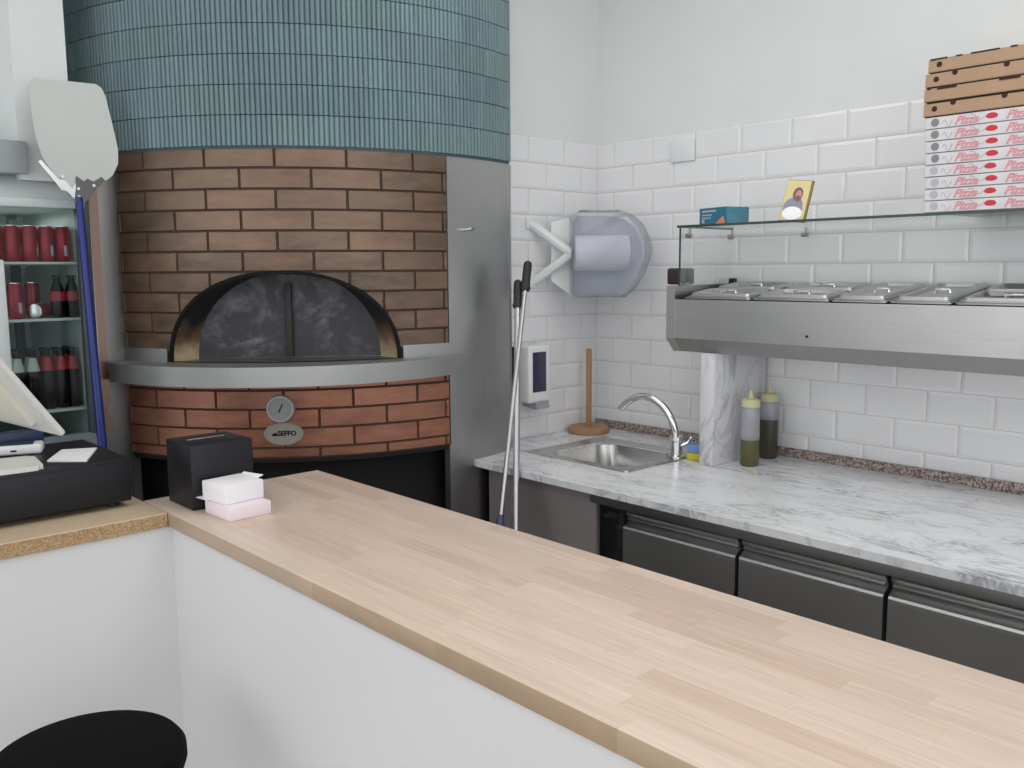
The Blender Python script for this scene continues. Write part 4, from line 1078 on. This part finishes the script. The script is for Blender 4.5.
bm = bmesh.new(); box(bm, (XF-.02, YL+.02, 1.107), (XF-.014, YR-.02, 1.80)); put('glass_pane', bm, M_['fridge_glass'], fr, smooth=False)
bm = bmesh.new(); prism(bm, [(XF-.02, YL, 1.826), (XF-.12, YL, 1.90), (-.99, YL, 1.90), (-.99, YL, 1.826)], (0, YR-YL, 0)); put('canopy', bm, plain('pale_canopy', S(206, 211, 212), .4), fr, smooth=False)
SH = [1.640, 1.467, 1.183]
for z in SH:
    bm = bmesh.new(); box(bm, (-.95, YL+.014, z-.008), (-.395, YR-.014, z), .001); put('shelf', bm, M_['fridge_grey'], fr)
bm = bmesh.new(); box(bm, (-.82, -2.06, 1.12), (-.79, -2.035, 1.80)); put('shelf_rail', bm, plain('dark_rail', S(64, 72, 72), .5), fr)
bm = bmesh.new(); box(bm, (-.80, -2.40, 1.9005), (-.39, -2.095, 1.995), .003)
tag(put('grey_cabinet_box', bm, M_['grey_box']), 'plain mid-grey metal box on top of the drinks fridge', 'box')
# cans
def mk_can(x, y, z, label, grp, h=.109, r=.0232, M=None):
    c = empty('drink_can', (x, y, z)); tag(c, label, 'can', grp)
    bm = bmesh.new(); lathe(bm, [(0, .004), (r*.82, 0), (r, .008), (r, h-.010), (r*.84, h), (r*.80, h-.002), (0, h-.003)], n=20); put('body', bm, M_['can_red'], c, local=True)
    bm = bmesh.new(); lathe(bm, [(r*.78, h-.002), (r*.86, h-.001), (r*.86, h+.001), (0, h+.0005)], n=20, close=False); put('lid', bm, M_['can_end'], c, local=True)
    bm = bmesh.new(); box(bm, (r-.002, -.004, .018), (r+.0006, .004, .05)); put('white_mark', bm, M_['print_pale'], c, local=True)
    return c
can0 = None
row = []
ycs = [-1.999, -2.047, -2.095, -2.143, -2.192, -2.246, -2.300]
ords = ['rightmost', 'second from the right', 'third from the right', 'fourth from the right', 'fifth from the right', 'sixth from the right', 'seventh from the right']
for i, y in enumerate(ycs):
    lb = f'red drink can, {ords[i]} in the front row of the top fridge shelf'
    if can0 is None: can0 = mk_can(-.44, y, SH[0], lb, 'red cans on the top fridge shelf')
    else: dup(can0, lb, 'red cans on the top fridge shelf', loc=(-.44-.004*(i % 2), y, SH[0]), rot=(0, 0, .5*i))
for i, y in enumerate([-2.012, -2.060, -2.110, -2.165]):
    dup(can0, f'red drink can, {ords[i]} in the second row of the top fridge shelf', 'red cans on the top fridge shelf', loc=(-.50, y, SH[0]), rot=(0, 0, 1.3*i))
dup(can0, 'red can standing at the far left of the middle fridge shelf', 'red cans on the middle fridge shelf', loc=(-.45, -2.143, SH[1]), rot=(0, 0, .3))
dup(can0, 'red can standing beside the lying can on the middle fridge shelf', 'red cans on the middle fridge shelf', loc=(-.57, -2.062, SH[1]), rot=(0, 0, 1.1))
dup(can0, 'red can lying on its side with its base outward on the middle fridge shelf', 'red cans on the middle fridge shelf', loc=(-.435, -2.095, SH[1]+.0234), rot=(0, -PI/2, math.radians(-40)))
lie = [o for o in COL.objects if o.get('label', '').startswith('red can lying')][0]
bm = bmesh.new(); lathe(bm, [(0, -.0012), (.017, -.0012), (.021, -.0005), (.0225, .003), (.020, .004)], n=20, close=False); put('base_end', bm, M_['can_end'], lie, local=True)
# bottles
def mk_bottle(x, y, z, h, r, lab, label, grp, low=False):
    b = empty('drink_bottle', (x, y, z)); tag(b, label, 'bottle', grp)
    bm = bmesh.new()
    lathe(bm, [(0, .002), (r*.85, 0), (r, .006), (r, h*.42), (r*.94, h*.50), (r, h*.58), (r*.8, h*.70), (r*.46, h*.84), (r*.42, h*.95), (0, h*.95)], n=20); put('glass', bm, M_['cola'], b, local=True)
    bm = bmesh.new(); lathe(bm, [(r*.44, h*.945), (r*.56, h*.95), (r*.54, h), (0, h)], n=16, close=False); put('cap', bm, M_['black'], b, local=True)
    bm = bmesh.new()
    if low: lathe(bm, [(r*1.01, h*.40), (r*1.02, h*.40), (r*1.02, h*.62), (r*1.01, h*.62)], n=20, close=False)
    else: lathe(bm, [(r*.97, h*.64), (r*.86, h*.695), (r*.52, h*.835), (r*.50, h*.86), (r*.46, h*.86)], n=20, close=False)
    put('label_band', bm, lab, b, local=True)
    return b
g3 = 'dark bottles on the lower fridge shelf'
specs = [(-2.196, 'pale'), (-2.153, 'pale'), (-2.110, 'pale'), (-2.068, 'red'), (-2.028, 'red'), (-1.995, 'red')]
od = {'pale': ['leftmost', 'middle', 'rightmost'], 'red': ['leftmost', 'middle', 'rightmost']}
cnt = {'pale': 0, 'red': 0}; first = {}
for y, kd in specs:
    lb = f'dark glass bottle with {"pale green" if kd == "pale" else "red"} neck label, {od[kd][cnt[kd]]} of three on the lower fridge shelf'; cnt[kd] += 1
    if kd not in first: first[kd] = mk_bottle(-.44, y, SH[2], .190, .021, M_['lab_pale'] if kd == 'pale' else M_['lab_red'], lb, g3)
    else: dup(first[kd], lb, g3, loc=(-.44, y, SH[2]))
for i, y in enumerate((-2.15, -2.106, -2.066, -2.03, -1.998)):
    dup(first['red' if i > 1 else 'pale'], f'dark glass bottle in the second row of the lower fridge shelf, {ords[4-i]}', g3, loc=(-.49, y, SH[2]))
g2 = 'dark bottles on the middle fridge shelf'
b1 = mk_bottle(-.43, -2.028, SH[1], .132, .022, M_['lab_red'], 'short dark bottle with red band, left of the pair on the middle fridge shelf', g2, True)
dup(b1, 'short dark bottle with red band, right of the pair on the middle fridge shelf', g2, loc=(-.43, -1.985, SH[1]))

# ------------------------------------------------------------------ pizza peel with blue handle
pe = empty('pizza_peel', (-.10, -1.99, 0)); tag(pe, 'aluminium pizza peel with blue handle leaning between fridge and oven', 'pizza peel')
xp = -.285
top = Vector((xp, -1.992, 1.842)); botp = Vector((-.10, -1.998, 0.01))
ud = (top-botp).normalized()
# blade lies in the plane spanned by the handle direction and y
bm = bmesh.new()
yd = Vector((0, 1, 0)); yd = (yd-ud*yd.dot(ud)).normalized()
outl = [(-.030, .0), (-.066, .035), (-.094, .085), (-.108, .140), (-.114, .22), (-.116, .285), (-.111, .305), (-.096, .316), (0, .320), (.075, .322), (.090, .312), (.099, .290), (.113, .20), (.122, .130), (.118, .085), (.098, .048), (.05, .012), (.030, .0)]
nb = yd.cross(ud).normalized()
pts = [top+yd*(u+.006)+ud*(v+.01) for u, v in outl]
prism(bm, pts, nb*.0022); put('blade', bm, M_['alu'], pe, smooth=False)
bm = bmesh.new()
def PB(u, v, w): return top+yd*u+ud*v+nb*w
off = .004 if nb.x > 0 else -.004
prism(bm, [PB(-.012, -.03, off), PB(.016, -.03, off), PB(.05, .012, off), PB(.080, .040, off), (PB(.070, .052, off)), PB(.045, .036, off), PB(.028, .044, off), PB(.018, .034, off), PB(-.002, .05, off), PB(-.006, .028, off)], nb*(.003 if off > 0 else -.003))
put('bracket', bm, plain('dark_grey_bracket', S(92, 92, 92), .5, .2), pe, smooth=False)
bm = bmesh.new()
prism(bm, [PB(-.014, -.02, off), PB(-.004, .03, off), PB(-.018, .012, off), PB(-.034, .034, off), PB(-.052, .036, off), PB(-.096, .090, off), PB(-.104, .084, off), PB(-.066, .032, off), PB(-.048, .006, off), PB(-.036, .004, off), PB(-.026, -.004, off)], nb*(.003 if off > 0 else -.003))
put('bracket', bm, M_['alu_pole'], pe, smooth=False)
bm = bmesh.new()
for (u, v) in ((0, .012), (0, -.012), (.045, .024), (-.042, .045)): lathe(bm, [(0, -.004), (.0045, -.004), (.0045, .004), (0, .004)], PB(u, v, off), 10, M=frame((0, 0, 0), yd, ud))
put('rivets', bm, M_['alu_pole'], pe)
bm = bmesh.new(); tube(bm, [top-ud*.012, botp], [.0125, .0185], 16, flat=.9); put('handle', bm, M_['blue'], pe)

# ------------------------------------------------------------------ light
w = bpy.data.worlds.new('world'); scene.world = w; w.use_nodes = True
bg = w.node_tree.nodes['Background']; bg.inputs['Color'].default_value = (.92, .955, 1.0, 1); bg.inputs['Strength'].default_value = 1.16
def area(loc, rot, sx, sy, power, col=(1, 1, 1)):
    ld = bpy.data.lights.new('ceiling_or_fill_light', 'AREA'); ld.shape = 'RECTANGLE'; ld.size = sx; ld.size_y = sy; ld.energy = power; ld.color = col
    o = bpy.data.objects.new('ceiling_or_fill_light', ld); COL.objects.link(o); o.location = loc; o.rotation_euler = rot; return o
for (x, y, p) in ((.9, -1.3, 10), (2.5, -1.3, 11.5), (.7, -3.6, 8), (2.6, -3.8, 8)):
    area((x, y, 2.96), (0, 0, 0), 1.6, 1.0, p, (1.0, .985, .97))
area((1.9, -5.5, 1.55), (math.radians(90), 0, 0), 3.4, 1.8, 22, (1.0, .985, .97))  # unseen fill light added at the front to brighten upright surfaces
area((4.6, -3.0, 1.7), (0, math.radians(80), 0), 2.2, 2.6, 18, (.95, .97, 1.0))  # unseen side light at the open right end of the room

fl_ = area((-.62, -2.25, 1.79), (0, 0, 0), .3, .5, .9, (.95, 1.0, .98))  # fill light added inside the fridge to brighten its interior
scene.view_settings.view_transform = 'Standard'
scene.view_settings.look = 'None'
scene.view_settings.exposure = 0.0
scene.view_settings.gamma = 1.0
